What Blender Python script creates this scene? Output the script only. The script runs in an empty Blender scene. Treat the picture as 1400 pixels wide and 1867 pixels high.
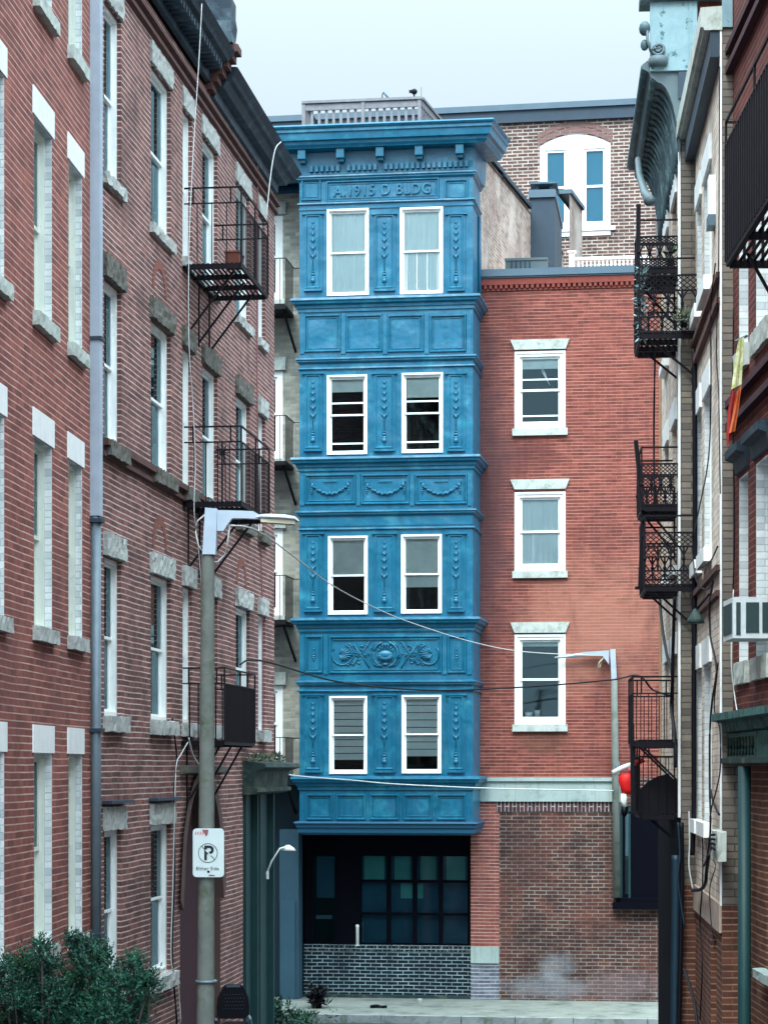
import bpy, math, random
from mathutils import Vector, Matrix
R = math.radians
random.seed(7)
S = bpy.context.scene
COL = S.collection
# ---------------------------------------------------------------- camera
F = 4100.0; CXP = 700.0; HY = 1400.0; HC = 4.6
cam = bpy.data.cameras.new("camera"); camo = bpy.data.objects.new("camera", cam); COL.objects.link(camo)
camo.location = (0, 0, HC); camo.rotation_euler = (R(90), 0, 0)
cam.sensor_fit = 'HORIZONTAL'; cam.sensor_width = 36; cam.lens = F/1400*36
cam.shift_x = 0; cam.shift_y = (HY-933.5)/1400
cam.clip_start = 0.5; cam.clip_end = 2000
S.camera = camo
# ---------------------------------------------------------------- sky, sun, exposure
SUN_EL, SUN_AZ = R(52), R(200)
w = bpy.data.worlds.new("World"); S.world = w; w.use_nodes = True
nt = w.node_tree; nt.nodes.clear()
out = nt.nodes.new('ShaderNodeOutputWorld'); bg = nt.nodes.new('ShaderNodeBackground')
sky = nt.nodes.new('ShaderNodeTexSky'); sky.sky_type = 'NISHITA'; sky.sun_disc = False
sky.sun_elevation = SUN_EL; sky.sun_rotation = SUN_AZ; sky.dust_density = 4; sky.air_density = 1.2
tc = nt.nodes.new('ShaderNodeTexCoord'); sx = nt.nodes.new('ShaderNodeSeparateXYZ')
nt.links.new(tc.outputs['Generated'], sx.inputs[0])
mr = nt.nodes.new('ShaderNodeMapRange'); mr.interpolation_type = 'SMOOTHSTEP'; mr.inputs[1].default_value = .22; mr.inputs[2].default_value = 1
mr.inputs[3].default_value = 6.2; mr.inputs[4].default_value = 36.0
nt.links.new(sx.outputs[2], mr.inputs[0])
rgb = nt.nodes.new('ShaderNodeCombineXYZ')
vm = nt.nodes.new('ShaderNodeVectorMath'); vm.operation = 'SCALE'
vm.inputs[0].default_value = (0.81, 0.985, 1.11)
# added brightening of the unseen sky on the sun's side, lights viewer-facing walls
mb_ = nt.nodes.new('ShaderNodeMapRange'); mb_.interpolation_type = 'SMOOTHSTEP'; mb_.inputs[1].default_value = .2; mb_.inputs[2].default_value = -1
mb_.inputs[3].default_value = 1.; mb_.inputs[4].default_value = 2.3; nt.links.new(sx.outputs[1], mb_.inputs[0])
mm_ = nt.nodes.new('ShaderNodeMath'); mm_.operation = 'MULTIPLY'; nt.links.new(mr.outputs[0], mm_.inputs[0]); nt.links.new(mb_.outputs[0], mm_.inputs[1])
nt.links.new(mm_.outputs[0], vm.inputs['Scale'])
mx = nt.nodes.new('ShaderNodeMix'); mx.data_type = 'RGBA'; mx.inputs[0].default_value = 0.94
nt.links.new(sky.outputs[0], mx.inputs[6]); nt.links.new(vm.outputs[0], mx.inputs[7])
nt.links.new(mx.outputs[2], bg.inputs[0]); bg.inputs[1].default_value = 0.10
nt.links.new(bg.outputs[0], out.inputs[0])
sl = bpy.data.lights.new("sun", 'SUN'); sl.energy = 1.5; sl.angle = R(16); sl.color = (1.0, .98, .90)
so = bpy.data.objects.new("sun", sl); COL.objects.link(so)
dv = Vector((math.sin(SUN_AZ)*math.cos(SUN_EL), math.cos(SUN_AZ)*math.cos(SUN_EL), math.sin(SUN_EL)))
so.rotation_euler = dv.to_track_quat('Z', 'Y').to_euler()
S.view_settings.view_transform = 'Standard'; S.view_settings.look = 'None'
S.view_settings.exposure = 0.5; S.view_settings.gamma = 1
S.render.engine = 'CYCLES'

# ---------------------------------------------------------------- materials
MATS = {}
def srgb(r, g, b):
    f = lambda c: (c/255/12.92) if c/255 <= .04045 else ((c/255+.055)/1.055)**2.4
    return (f(r), f(g), f(b), 1)
def nodes(name):
    m = bpy.data.materials.new(name); m.use_nodes = True
    n = m.node_tree; b = n.nodes['Principled BSDF']; MATS[name] = m
    return m, n, b
def mixc(n, fac, a, b, mode='MIX'):
    x = n.nodes.new('ShaderNodeMix'); x.data_type = 'RGBA'; x.blend_type = mode
    for i, v in ((0, fac), (6, a), (7, b)):
        if isinstance(v, (int, float, tuple)): x.inputs[i].default_value = v
        else: n.links.new(v, x.inputs[i])
    return x.outputs[2]
def noise(n, vec, scale, detail=4, rough=.6):
    x = n.nodes.new('ShaderNodeTexNoise'); x.inputs['Scale'].default_value = scale
    x.inputs['Detail'].default_value = detail; x.inputs['Roughness'].default_value = rough
    if vec is not None: n.links.new(vec, x.inputs['Vector'])
    return x.outputs[0]
def ramp(n, v, lo, hi, a=0., b=1.):
    x = n.nodes.new('ShaderNodeMapRange'); x.clamp = True
    x.inputs[1].default_value = lo; x.inputs[2].default_value = hi
    x.inputs[3].default_value = a; x.inputs[4].default_value = b
    n.links.new(v, x.inputs[0]); return x.outputs[0]
def mathn(n, op, a, b=None):
    x = n.nodes.new('ShaderNodeMath'); x.operation = op
    for i, v in ((0, a), (1, b)):
        if v is None: continue
        if isinstance(v, (int, float)): x.inputs[i].default_value = v
        else: n.links.new(v, x.inputs[i])
    return x.outputs[0]
def objvec(n, s=(1, 1, 1), loc=(0, 0, 0)):
    t = n.nodes.new('ShaderNodeTexCoord'); m = n.nodes.new('ShaderNodeMapping')
    m.inputs['Scale'].default_value = s; m.inputs['Location'].default_value = loc
    n.links.new(t.outputs['Object'], m.inputs[0]); return m.outputs[0]
def bump(n, b, h, strength=.3, dist=.01):
    x = n.nodes.new('ShaderNodeBump'); x.inputs['Strength'].default_value = strength
    x.inputs['Distance'].default_value = dist; n.links.new(h, x.inputs['Height']); n.links.new(x.outputs[0], b.inputs['Normal'])
def mat(name, c, rough=.6, metal=0, var=.25, vs=6., c2=None, stain=None, bs=0., spec=.4, thr=(.5, .7), streak=False, grime=None, dent=0):
    m, n, b = nodes(name)
    v = objvec(n)
    n1 = noise(n, v, vs)
    c2 = c2 or (c[0]*.6, c[1]*.62, c[2]*.65, 1)
    col = mixc(n, ramp(n, n1, .5-var, .5+var+.15), c, c2)
    if stain:
        vv = objvec(n, (1, 1, .25) if streak else (1, 1, 1), (3, 1, 5))
        col = mixc(n, ramp(n, noise(n, vv, vs*.8, 6, .7), *thr), col, stain)
    if grime: col = mixc(n, ramp(n, noise(n, objvec(n, (5, 5, .5), (2, 7, 1)), 1.6, 6, .7), .52, .78, 0, grime[1]), col, grime[0])
    if grime: col = mixc(n, ramp(n, noise(n, objvec(n, (1, 1, 1), (8, 7, 1)), 16, 5, .7), .6, .72, 0, grime[1]), col, grime[0])
    n.links.new(col, b.inputs['Base Color'])
    b.inputs['Roughness'].default_value = rough; b.inputs['Metallic'].default_value = metal
    b.inputs['Specular IOR Level'].default_value = spec
    if dent: bump(n, b, mathn(n, 'ADD', mathn(n, 'MULTIPLY', noise(n, v, 13, 5), .25), mathn(n, 'MULTIPLY', noise(n, v, 2.7, 2, .4), 2.2)), .5, .035)
    elif bs: bump(n, b, noise(n, v, vs*5, 5), bs, .01)
    return m
def brick(name, c1, c2, mortar, bw=.215, rh=.068, ms=.009, stain=(.05, .04, .04, 1), samt=.5, sthr=(.5, .72), pale=None, pthr=(.6, .75),
          mfade=.5, seed=0., bstr=.5, rot=False, vs=.8, bed=0., bv=.5, spots=()):
    m, n, b = nodes(name)
    hm = tuple(c1[i]*.72+mortar[i]*.28 for i in range(3))+(1,) if bed else mortar
    t = n.nodes.new('ShaderNodeTexCoord'); s = n.nodes.new('ShaderNodeSeparateXYZ'); n.links.new(t.outputs['Object'], s.inputs[0])
    xy = mathn(n, 'ADD', s.outputs[0], s.outputs[1])
    wz = noise(n, t.outputs['Object'], .9, 2)
    z = mathn(n, 'ADD', s.outputs[2], mathn(n, 'MULTIPLY', mathn(n, 'SUBTRACT', wz, .5), .03))
    c = n.nodes.new('ShaderNodeCombineXYZ')
    if rot: n.links.new(z, c.inputs[0]); n.links.new(xy, c.inputs[1])
    else: n.links.new(xy, c.inputs[0]); n.links.new(z, c.inputs[1])
    c.inputs[2].default_value = seed
    br = n.nodes.new('ShaderNodeTexBrick'); n.links.new(c.outputs[0], br.inputs['Vector'])
    br.inputs['Color1'].default_value = c1; br.inputs['Color2'].default_value = c2; br.inputs['Mortar'].default_value = hm
    br.inputs['Scale'].default_value = 1; br.inputs['Mortar Size'].default_value = ms; br.inputs['Mortar Smooth'].default_value = .25
    br.inputs['Bias'].default_value = -.1; br.inputs['Brick Width'].default_value = bw; br.inputs['Row Height'].default_value = rh
    ov = objvec(n, (1, 1, 1), (seed, seed*2, 0))
    fine = noise(n, ov, 9, 5, .7)
    big = noise(n, ov, vs, 5, .6)
    row = mathn(n, 'FLOOR', mathn(n, 'DIVIDE', z, rh)); par = mathn(n, 'MULTIPLY', mathn(n, 'MODULO', mathn(n, 'ABSOLUTE', row), 2), .5)
    cid = n.nodes.new('ShaderNodeCombineXYZ'); n.links.new(mathn(n, 'FLOOR', mathn(n, 'ADD', mathn(n, 'DIVIDE', xy, bw), par)), cid.inputs[0]); n.links.new(row, cid.inputs[1])
    wn = n.nodes.new('ShaderNodeTexWhiteNoise'); wn.noise_dimensions = '2D'; n.links.new(cid.outputs[0], wn.inputs['Vector'])
    # head joints and parts of the bed joints fade into the brick
    base = mixc(n, noise(n, ov, 5, 3), c1, c2)
    fr_ = mathn(n, 'FRACT', mathn(n, 'DIVIDE', z, rh)); dd = mathn(n, 'MULTIPLY', mathn(n, 'MINIMUM', fr_, mathn(n, 'SUBTRACT', 1, fr_)), rh)
    bedl = ramp(n, dd, ms*.45, ms*1.15, 1, 0)
    fade = ramp(n, noise(n, ov, 2.2, 4), .35, .7, 0, mfade)
    col = mixc(n, fade, br.outputs['Color'], base)
    col = mixc(n, ramp(n, wn.outputs['Value'], .55, 1., 0, bv), col, (c2[0]*.4, c2[1]*.42, c2[2]*.5, 1))
    col = mixc(n, ramp(n, wn.outputs['Value'], .25, .0, 0, bv*.8), col, tuple(min(1, c1[i]*1.5) for i in range(3))+(1,))
    col = mixc(n, ramp(n, fine, .3, .75, 0, .5), col, (c2[0]*.6, c2[1]*.62, c2[2]*.66, 1))
    if bed: col = mixc(n, mathn(n, 'MULTIPLY', bedl, ramp(n, noise(n, ov, 3.1, 4), .3, .62, bed*.35, bed)), col, mortar)
    if pale: col = mixc(n, ramp(n, noise(n, objvec(n, (1, 1, .6), (9, seed, 4)), vs*1.3, 6, .65), pthr[0], pthr[1], 0, .8), col, pale)
    col = mixc(n, mathn(n, 'MULTIPLY', ramp(n, big, *sthr), samt), col, stain)
    for (sx_, sz_, rx_, rz_, sc_, sa_) in spots:
        dx_ = mathn(n, 'DIVIDE', mathn(n, 'SUBTRACT', s.outputs[0], sx_), rx_); dz_ = mathn(n, 'DIVIDE', mathn(n, 'SUBTRACT', s.outputs[2], sz_), rz_)
        rr_ = mathn(n, 'SQRT', mathn(n, 'ADD', mathn(n, 'MULTIPLY', dx_, dx_), mathn(n, 'MULTIPLY', dz_, dz_)))
        rr_ = mathn(n, 'ADD', rr_, mathn(n, 'MULTIPLY', mathn(n, 'SUBTRACT', noise(n, ov, 1.6, 5, .7), .5), 1.6))
        col = mixc(n, ramp(n, rr_, .45, 1.1, sa_, 0), col, sc_)
    st = noise(n, objvec(n, (2.2, 2.2, .35), (1, seed, 2)), 1.4, 5, .65)
    col = mixc(n, mathn(n, 'MULTIPLY', ramp(n, st, .55, .75), samt*.8), col, stain)
    n.links.new(col, b.inputs['Base Color']); b.inputs['Roughness'].default_value = .85; b.inputs['Specular IOR Level'].default_value = .25
    h = mathn(n, 'SUBTRACT', mathn(n, 'MULTIPLY', fine, .5), br.outputs['Fac'])
    bump(n, b, h, bstr, .012)
    return m
c = lambda *a: srgb(*a)
brick('brick_terracotta', c(156, 92, 80), c(130, 74, 66), c(214, 188, 178), stain=c(98, 62, 58), samt=.5, pale=c(166, 108, 94), pthr=(.55, .75), mfade=.6, ms=.0075, seed=1., bed=.8)
brick('brick_plum', c(142, 96, 88), c(108, 72, 68), c(228, 210, 202), stain=c(66, 50, 50), samt=.6, mfade=.3, ms=.0078, bed=.8, bv=.6, seed=2., rh=.066, pale=c(160, 112, 98), pthr=(.6, .8))
brick('brick_bluish', c(20, 40, 50), c(12, 28, 40), c(176, 200, 204), stain=c(10, 20, 36), samt=.5, mfade=.2, ms=.010, seed=5., rh=.072)
brick('brick_soldier', c(92, 60, 58), c(66, 46, 50), c(196, 190, 188), stain=c(40, 30, 38), samt=.5, mfade=.15, ms=.010, seed=4., rh=.075, bw=.24, rot=True)
brick('brick_tan', c(182, 166, 150), c(140, 120, 108), c(206, 198, 186), stain=c(120, 96, 88), samt=.6, mfade=.3, ms=.014, seed=6., pale=c(208, 200, 190), pthr=(.5, .7))
brick('brick_back', c(112, 86, 76), c(86, 64, 58), c(206, 198, 188), stain=c(86, 62, 60), samt=.5, mfade=.1, ms=.016, seed=7., rh=.088, bw=.27)
brick('brick_grey', c(120, 124, 134), c(96, 98, 110), c(196, 204, 208), stain=c(80, 84, 96), samt=.4, mfade=.2, ms=.010, seed=15., bed=.8, rh=.072)
brick('brick_beige', c(176, 176, 162), c(154, 154, 142), c(170, 172, 154), stain=c(96, 104, 98), samt=.7, mfade=.5, ms=.007, seed=8.)
brick('brick_cream', c(238, 222, 202), c(220, 202, 184), c(120, 104, 94), stain=c(126, 112, 100), samt=.75, mfade=.25, ms=.007, seed=9., bed=.7, pale=c(226, 218, 208), pthr=(.55, .75), bw=.24, rh=.075)
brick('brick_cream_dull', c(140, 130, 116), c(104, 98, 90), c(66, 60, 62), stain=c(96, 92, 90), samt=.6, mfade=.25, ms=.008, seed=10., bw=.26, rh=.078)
brick('brick_maroon', c(112, 54, 46), c(86, 40, 36), c(160, 116, 104), stain=c(60, 34, 34), samt=.5, mfade=.5, ms=.007, bed=.6, seed=11.)
brick('brick_brown', c(112, 70, 54), c(86, 54, 44), c(166, 136, 112), stain=c(60, 42, 38), samt=.5, mfade=.4, ms=.008, bed=.8, seed=12.)
brick('brick_white', c(226, 230, 226), c(210, 216, 214), c(170, 178, 178), stain=c(160, 170, 170), samt=.4, mfade=.4, ms=.006, seed=13., bstr=.4)
mat('blue_metal', c(14, 104, 134), .36, 0, .22, 2.6, c2=c(6, 88, 116), stain=c(56, 150, 168), bs=.3, thr=(.54, .84), spec=.5, grime=(c(6, 54, 72), .5), dent=1)  # lighter mottling includes a patchy sheen painted into the colour
mat('blue_metal_deep', c(20, 84, 112), .5, 0, .25, 3, c2=c(22, 78, 110), bs=.1)
mat('blue_plaster', c(48, 82, 98), .7, 0, .25, 2, c2=c(34, 66, 80), bs=.2)
mat('white_paint', c(246, 248, 244), .45, 0, .3, 8, c2=c(226, 232, 230), grime=(c(170, 172, 160), .35))
mat('dark_plaster', c(98, 74, 70), .9, 0, .3, 3, c2=c(78, 60, 58), stain=c(84, 84, 60), bs=.3)
mat('arch_brick', c(134, 104, 98), .85, 0, .3, 6, c2=c(110, 86, 82), bs=.4)
mat('cream_paint', c(226, 230, 218), .6, 0, .3, 5, c2=c(206, 212, 200), grime=(c(150, 154, 138), .4))
mat('granite', c(188, 192, 186), .9, 0, .28, 14, c2=c(150, 154, 150), stain=c(96, 98, 90), bs=.8, thr=(.56, .76), grime=(c(70, 70, 64), .5))
mat('granite_mossy', c(112, 110, 104), .9, 0, .28, 14, c2=c(82, 80, 78), stain=c(70, 72, 50), bs=.9, thr=(.48, .62))
mat('limestone', c(192, 200, 192), .8, 0, .3, 7, c2=c(168, 178, 170), stain=c(138, 146, 134), bs=.3, grime=(c(110, 112, 100), .5))
mat('stone_band', c(166, 182, 176), .8, 0, .25, 1.5, c2=c(136, 158, 156), stain=c(96, 116, 120), bs=.3, grime=(c(84, 92, 88), .5))
mat('dark_cornice', c(24, 44, 58), .6, 0, .3, 5, c2=c(24, 42, 56), stain=c(60, 88, 96), bs=.3)
mat('brick_mould', c(98, 66, 60), .85, 0, .3, 6, c2=c(68, 46, 46), bs=.5)
mat('iron', c(17, 13, 22), .6, .0, .3, 9, c2=c(10, 8, 16), stain=c(50, 32, 34), thr=(.64, .8), spec=.2)
mat('iron_blue', c(34, 60, 76), .5, .3, .3, 9)
mat('galvanised', c(186, 200, 212), .4, .35, .3, 7, c2=c(160, 176, 190))
mat('galvanised_dull', c(124, 140, 148), .55, .3, .3, 7)
mat('concrete_pole', c(116, 122, 116), .85, 0, .25, 5, c2=c(86, 94, 88), stain=c(70, 82, 60), bs=.5)
mat('lens', c(232, 226, 190), .35, 0, .3, 12)
mat('slate_metal', c(86, 106, 118), .5, .2, .3, 3, c2=c(70, 92, 106))
mat('slate_dark', c(50, 68, 82), .6, .1, .3, 3)
mat('weathered_wood', c(136, 132, 132), .8, 0, .25, 8, c2=c(100, 100, 106), bs=.3)
mat('verdigris', c(138, 176, 184), .55, 0, .25, 3, c2=c(110, 156, 170), stain=c(40, 66, 74), thr=(.6, .66), bs=.3)
mat('verdigris_dark', c(66, 88, 92), .55, .1, .3, 5, c2=c(36, 62, 72), stain=c(110, 140, 140), bs=.3)
mat('copper_grey', c(88, 104, 106), .55, .1, .3, 5, c2=c(74, 94, 102))
mat('pale_board', c(132, 160, 164), .6, 0, .25, 9, c2=c(104, 138, 148), stain=c(60, 98, 98), thr=(.585, .63), bs=.2)
mat('green_paint', c(18, 64, 64), .55, 0, .25, 3, c2=c(12, 46, 50), bs=.15)
mat('green_cornice', c(34, 58, 56), .7, 0, .25, 4, c2=c(20, 40, 44), stain=c(96, 108, 84), bs=.4)
mat('patina', c(70, 118, 108), .7, 0, .2, 12, c2=c(38, 78, 76), stain=c(18, 38, 40), thr=(.5, .6), bs=.5)
mat('tan_paint', c(196, 176, 152), .7, 0, .3, 4)
mat('tan_trim', c(176, 140, 108), .7, 0, .3, 6)
mat('beige_stone', c(180, 160, 144), .85, 0, .3, 4, bs=.3)
mat('curtain', c(244, 248, 246), .9, 0, .3, 3, c2=c(220, 232, 232))
mat('blind_grey', c(234, 242, 236), .8, 0, .2, 3)
mat('blind_blue', c(84, 170, 200), .8, 0, .3, 2, c2=c(70, 150, 186))
mat('black_plastic', c(10, 10, 20), .5, 0, .3, 9, spec=.2)
mat('black_rubber', c(12, 14, 24), .5, 0, .3, 9, spec=.2)
mat('white_cable', c(214, 218, 214), .5, 0, .3, 9)
mat('asphalt', c(40, 48, 56), .8, 0, .3, 3, c2=c(44, 50, 58), bs=.5)
mat('pavement', c(134, 140, 130), .85, 0, .25, 2, c2=c(98, 106, 100), stain=c(70, 80, 72), bs=.3, grime=(c(70, 76, 70), .6))
mat('kerb', c(150, 158, 156), .85, 0, .25, 4, stain=c(70, 84, 60), bs=.5)
mat('shop_black', c(4, 6, 18), .8, 0, .3, 5, spec=.08)
mat('shop_dark', c(16, 44, 56), .8, 0, .3, 3)
mat('shop_teal', c(46, 92, 112), .8, 0, .3, 1.2, c2=c(20, 58, 78))
mat('shop_panel', c(96, 176, 164), .8, 0, .2, 1)
mat('dim_room', c(8, 12, 22), .9, 0, .3, 2)  # near-black colour stands in for the shade inside rooms
mat('terracotta_pot', c(122, 70, 58), .8, 0, .3, 6)
mat('red_cloth', c(236, 26, 20), .55, 0, .3, 3, c2=c(190, 10, 20))
mat('pink_cloth', c(210, 120, 124), .7, 0, .3, 8)
mat('yellow_cloth', c(176, 176, 110), .7, 0, .3, 8, c2=c(150, 164, 70), stain=c(232, 232, 210))
mat('flag_red', c(166, 44, 40), .7, 0, .3, 8)
mat('orange_cloth', c(210, 110, 60), .7, 0, .3, 8)
mat('ac_white', c(214, 224, 224), .5, 0, .3, 8)
mat('ac_grille', c(40, 66, 66), .6, 0, .3, 8)
mat('sign_white', c(206, 220, 218), .5, 0, .3, 14, c2=c(190, 206, 204))
mat('sign_ink', c(16, 26, 44), .6, 0, .3, 9)
mat('sign_rust', c(150, 92, 96), .7, 0, .3, 20)
mat('bark', c(50, 46, 44), .9, 0, .3, 12, bs=.6)
mat('dark_brick_reveal', c(66, 34, 42), .9, 0, .3, 8, bs=.4)
mat('relief_brick', c(138, 82, 70), .85, 0, .3, 8, c2=c(112, 66, 58), bs=.4)
mat('red_brick_plain', c(136, 66, 56), .85, 0, .3, 8, bs=.4)
def leafmat(name, a, b_):
    m, n, b = nodes(name)
    oi = objvec(n); x = noise(n, oi, 4, 3)
    col = mixc(n, ramp(n, x, .35, .65), a, b_)
    n.links.new(col, b.inputs['Base Color']); b.inputs['Roughness'].default_value = .55; b.inputs['Specular IOR Level'].default_value = .3
leafmat('leaf_dark', c(16, 52, 44), c(32, 84, 62)); leafmat('leaf_green', c(34, 72, 54), c(56, 92, 60)); leafmat('leaf_dry', c(110, 116, 92), c(70, 84, 70))
leafmat('leaf_mist', c(150, 180, 184), c(110, 140, 140))
def glassmat(name, tint, ior=1.5, boost=0.0):
    m = bpy.data.materials.new(name); m.use_nodes = True; n = m.node_tree; n.nodes.clear(); MATS[name] = m
    o = n.nodes.new('ShaderNodeOutputMaterial'); mxs = n.nodes.new('ShaderNodeMixShader')
    tr = n.nodes.new('ShaderNodeBsdfTransparent'); tr.inputs[0].default_value = tint
    gl = n.nodes.new('ShaderNodeBsdfGlossy'); gl.inputs['Roughness'].default_value = .03; gl.inputs[0].default_value = (.5, .72, .8, 1)
    fr = n.nodes.new('ShaderNodeFresnel'); fr.inputs[0].default_value = ior
    f2 = mathn(n, 'ADD', fr.outputs[0], boost)
    v = objvec(n); bp = n.nodes.new('ShaderNodeBump'); bp.inputs['Strength'].default_value = .05; bp.inputs['Distance'].default_value = .02
    n.links.new(noise(n, v, 2.5, 2), bp.inputs['Height']); n.links.new(bp.outputs[0], gl.inputs['Normal'])
    n.links.new(f2, mxs.inputs[0]); n.links.new(tr.outputs[0], mxs.inputs[1]); n.links.new(gl.outputs[0], mxs.inputs[2])
    n.links.new(mxs.outputs[0], o.inputs[0])
glassmat('glass', (.93, .97, .97, 1), boost=.0); glassmat('glass_dark', (.86, .95, .98, 1), boost=.01)

# ---------------------------------------------------------------- mesh building
class MB:
    def __init__(s): s.v = []; s.f = []; s.sm = []
    def add(s, vs, fs, smooth=False):
        o = len(s.v); s.v += [tuple(p) for p in vs]
        for f in fs: s.f.append(tuple(i+o for i in f)); s.sm.append(smooth)
        return s
    def quad(s, a, b, c_, d): return s.add([a, b, c_, d], [(0, 1, 2, 3)])
    def box(s, x0, x1, y0, y1, z0, z1):
        x0, x1 = sorted((x0, x1)); y0, y1 = sorted((y0, y1)); z0, z1 = sorted((z0, z1))
        v = [(x0, y0, z0), (x1, y0, z0), (x1, y1, z0), (x0, y1, z0), (x0, y0, z1), (x1, y0, z1), (x1, y1, z1), (x0, y1, z1)]
        return s.add(v, [(0, 3, 2, 1), (4, 5, 6, 7), (0, 1, 5, 4), (1, 2, 6, 5), (2, 3, 7, 6), (3, 0, 4, 7)])
    def ring(s, x0, x1, z0, z1, w, y0, y1):      # picture frame standing in the xz plane
        s.box(x0, x0+w, y0, y1, z0, z1); s.box(x1-w, x1, y0, y1, z0, z1)
        s.box(x0+w, x1-w, y0, y1, z0, z0+w); s.box(x0+w, x1-w, y0, y1, z1-w, z1); return s
    def bead(s, x0, x1, z0, z1, w, d, y):       # bevelled moulding ring, raised by d towards -y
        o = [(x0, z0), (x1, z0), (x1, z1), (x0, z1)]
        def ins(k): return [(x0+k, z0+k), (x1-k, z0+k), (x1-k, z1-k), (x0+k, z1-k)]
        lv = [(ins(0), y), (ins(w*.25), y-d), (ins(w*.6), y-d), (ins(w), y-.0)]
        vs = [(p[0], yy, p[1]) for L, yy in lv for p in L]
        fs = []
        for k in range(3):
            for i in range(4):
                j = (i+1) % 4; fs.append((k*4+i, k*4+j, k*4+4+j, k*4+4+i))
        return s.add(vs, fs)
    def tube(s, pts, r, n=6, smooth=True, taper=None):
        pts = [Vector(p) for p in pts]; vs = []; fs = []
        up = Vector((0, 0, 1)); m = len(pts)
        for i, p in enumerate(pts):
            d = (pts[min(i+1, m-1)]-pts[max(i-1, 0)]).normalized()
            a = d.cross(up) if abs(d.dot(up)) < .95 else d.cross(Vector((1, 0, 0)))
            a.normalize(); b = d.cross(a)
            rr = r if taper is None else r+(taper-r)*i/max(1, m-1)
            for k in range(n):
                t = 2*math.pi*(k+.5)/n; vs.append(p+a*math.cos(t)*rr+b*math.sin(t)*rr)
        for i in range(m-1):
            for k in range(n):
                j = (k+1) % n; fs.append((i*n+k, i*n+j, i*n+n+j, i*n+n+k))
        fs.append(tuple(range(n))[::-1]); fs.append(tuple((m-1)*n+k for k in range(n)))
        return s.add(vs, fs, smooth)
    def bar(s, a, b, r): return s.tube([a, b], r, 4, False)
    def blob(s, cx, cy, cz, rx, ry, rz, n=8, m=5):
        vs = []; fs = []
        for i in range(m+1):
            t = math.pi*i/m
            for k in range(n):
                a = 2*math.pi*k/n
                vs.append((cx+rx*math.sin(t)*math.cos(a), cy+ry*math.sin(t)*math.sin(a), cz+rz*math.cos(t)))
        for i in range(m):
            for k in range(n):
                j = (k+1) % n; fs.append((i*n+k, i*n+n+k, i*n+n+j, i*n+j))
        return s.add(vs, fs, True)
    def lathe(s, prof, cx, cy, n=16, sy=1):
        vs = []; fs = []
        for r, z in prof:
            for k in range(n):
                a = 2*math.pi*k/n; vs.append((cx+r*math.cos(a), cy+r*sy*math.sin(a), z))
        m = len(prof)
        for i in range(m-1):
            for k in range(n):
                j = (k+1) % n; fs.append((i*n+k, i*n+j, i*n+n+j, i*n+n+k))
        fs.append(tuple(range(n))[::-1]); fs.append(tuple((m-1)*n+k for k in range(n)))
        return s.add(vs, fs, True)
    def sweep(s, path, prof, cap=True):
        """prof: (out, z) list; path: plan polyline, outward on its right hand."""
        n = len(path); P = [Vector(p) for p in path]; vs = []; fs = []; m = len(prof)
        for i in range(n):
            ds = []
            if i > 0: ds.append((P[i]-P[i-1]).normalized())
            if i < n-1: ds.append((P[i+1]-P[i]).normalized())
            ns = [Vector((d.y, -d.x)) for d in ds]
            if len(ns) == 2:
                q = (ns[0]+ns[1]).normalized(); k = 1/max(.3, q.dot(ns[0]))
            else: q = ns[0]; k = 1
            for o, z in prof: vs.append((P[i].x+q.x*o*k, P[i].y+q.y*o*k, z))
        for i in range(n-1):
            for j in range(m-1):
                fs.append((i*m+j, i*m+j+1, (i+1)*m+j+1, (i+1)*m+j))
        if cap:
            fs.append(tuple(range(m))); fs.append(tuple(range((n-1)*m, n*m))[::-1])
        return s.add(vs, fs)
    def prism(s, pts, y0, y1):                   # polygon in xz, extruded along y
        n = len(pts); vs = [(p[0], y0, p[1]) for p in pts]+[(p[0], y1, p[1]) for p in pts]
        fs = [tuple(range(n)), tuple(range(n, 2*n))[::-1]]
        for i in range(n): j = (i+1) % n; fs.append((i, i+n, j+n, j))
        return s.add(vs, fs)
    def rough(s, x0, x1, y0, y1, z0, z1, amp=.012, st=.06, seed=0):
        rnd = random.Random(seed)
        nx = max(2, int((x1-x0)/st)); ny = max(2, int(abs(y1-y0)/st)); nz = max(2, int((z1-z0)/st))
        idx = {}; vs = []
        def vid(i, j, k):
            if (i, j, k) not in idx:
                a = amp*(1.0 if 0 < i < nx or 0 < k < nz else .8)
                yy = y0+(y1-y0)*j/ny
                vs.append((x0+(x1-x0)*i/nx+rnd.uniform(-a, a), yy+(rnd.uniform(-a, a)*1.3 if j == 0 else rnd.uniform(-a, a)*.3), z0+(z1-z0)*k/nz+rnd.uniform(-a, a)))
                idx[(i, j, k)] = len(vs)-1
            return idx[(i, j, k)]
        fs = []
        for i in range(nx):
            for k in range(nz):
                fs.append((vid(i, 0, k), vid(i+1, 0, k), vid(i+1, 0, k+1), vid(i, 0, k+1)))
                fs.append((vid(i, ny, k), vid(i, ny, k+1), vid(i+1, ny, k+1), vid(i+1, ny, k)))
        for j in range(ny):
            for k in range(nz):
                fs.append((vid(0, j, k), vid(0, j, k+1), vid(0, j+1, k+1), vid(0, j+1, k)))
                fs.append((vid(nx, j, k), vid(nx, j+1, k), vid(nx, j+1, k+1), vid(nx, j, k+1)))
            for i in range(nx):
                fs.append((vid(i, j, 0), vid(i, j+1, 0), vid(i+1, j+1, 0), vid(i+1, j, 0)))
                fs.append((vid(i, j, nz), vid(i+1, j, nz), vid(i+1, j+1, nz), vid(i, j+1, nz)))
        return s.add(vs, fs)
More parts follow.
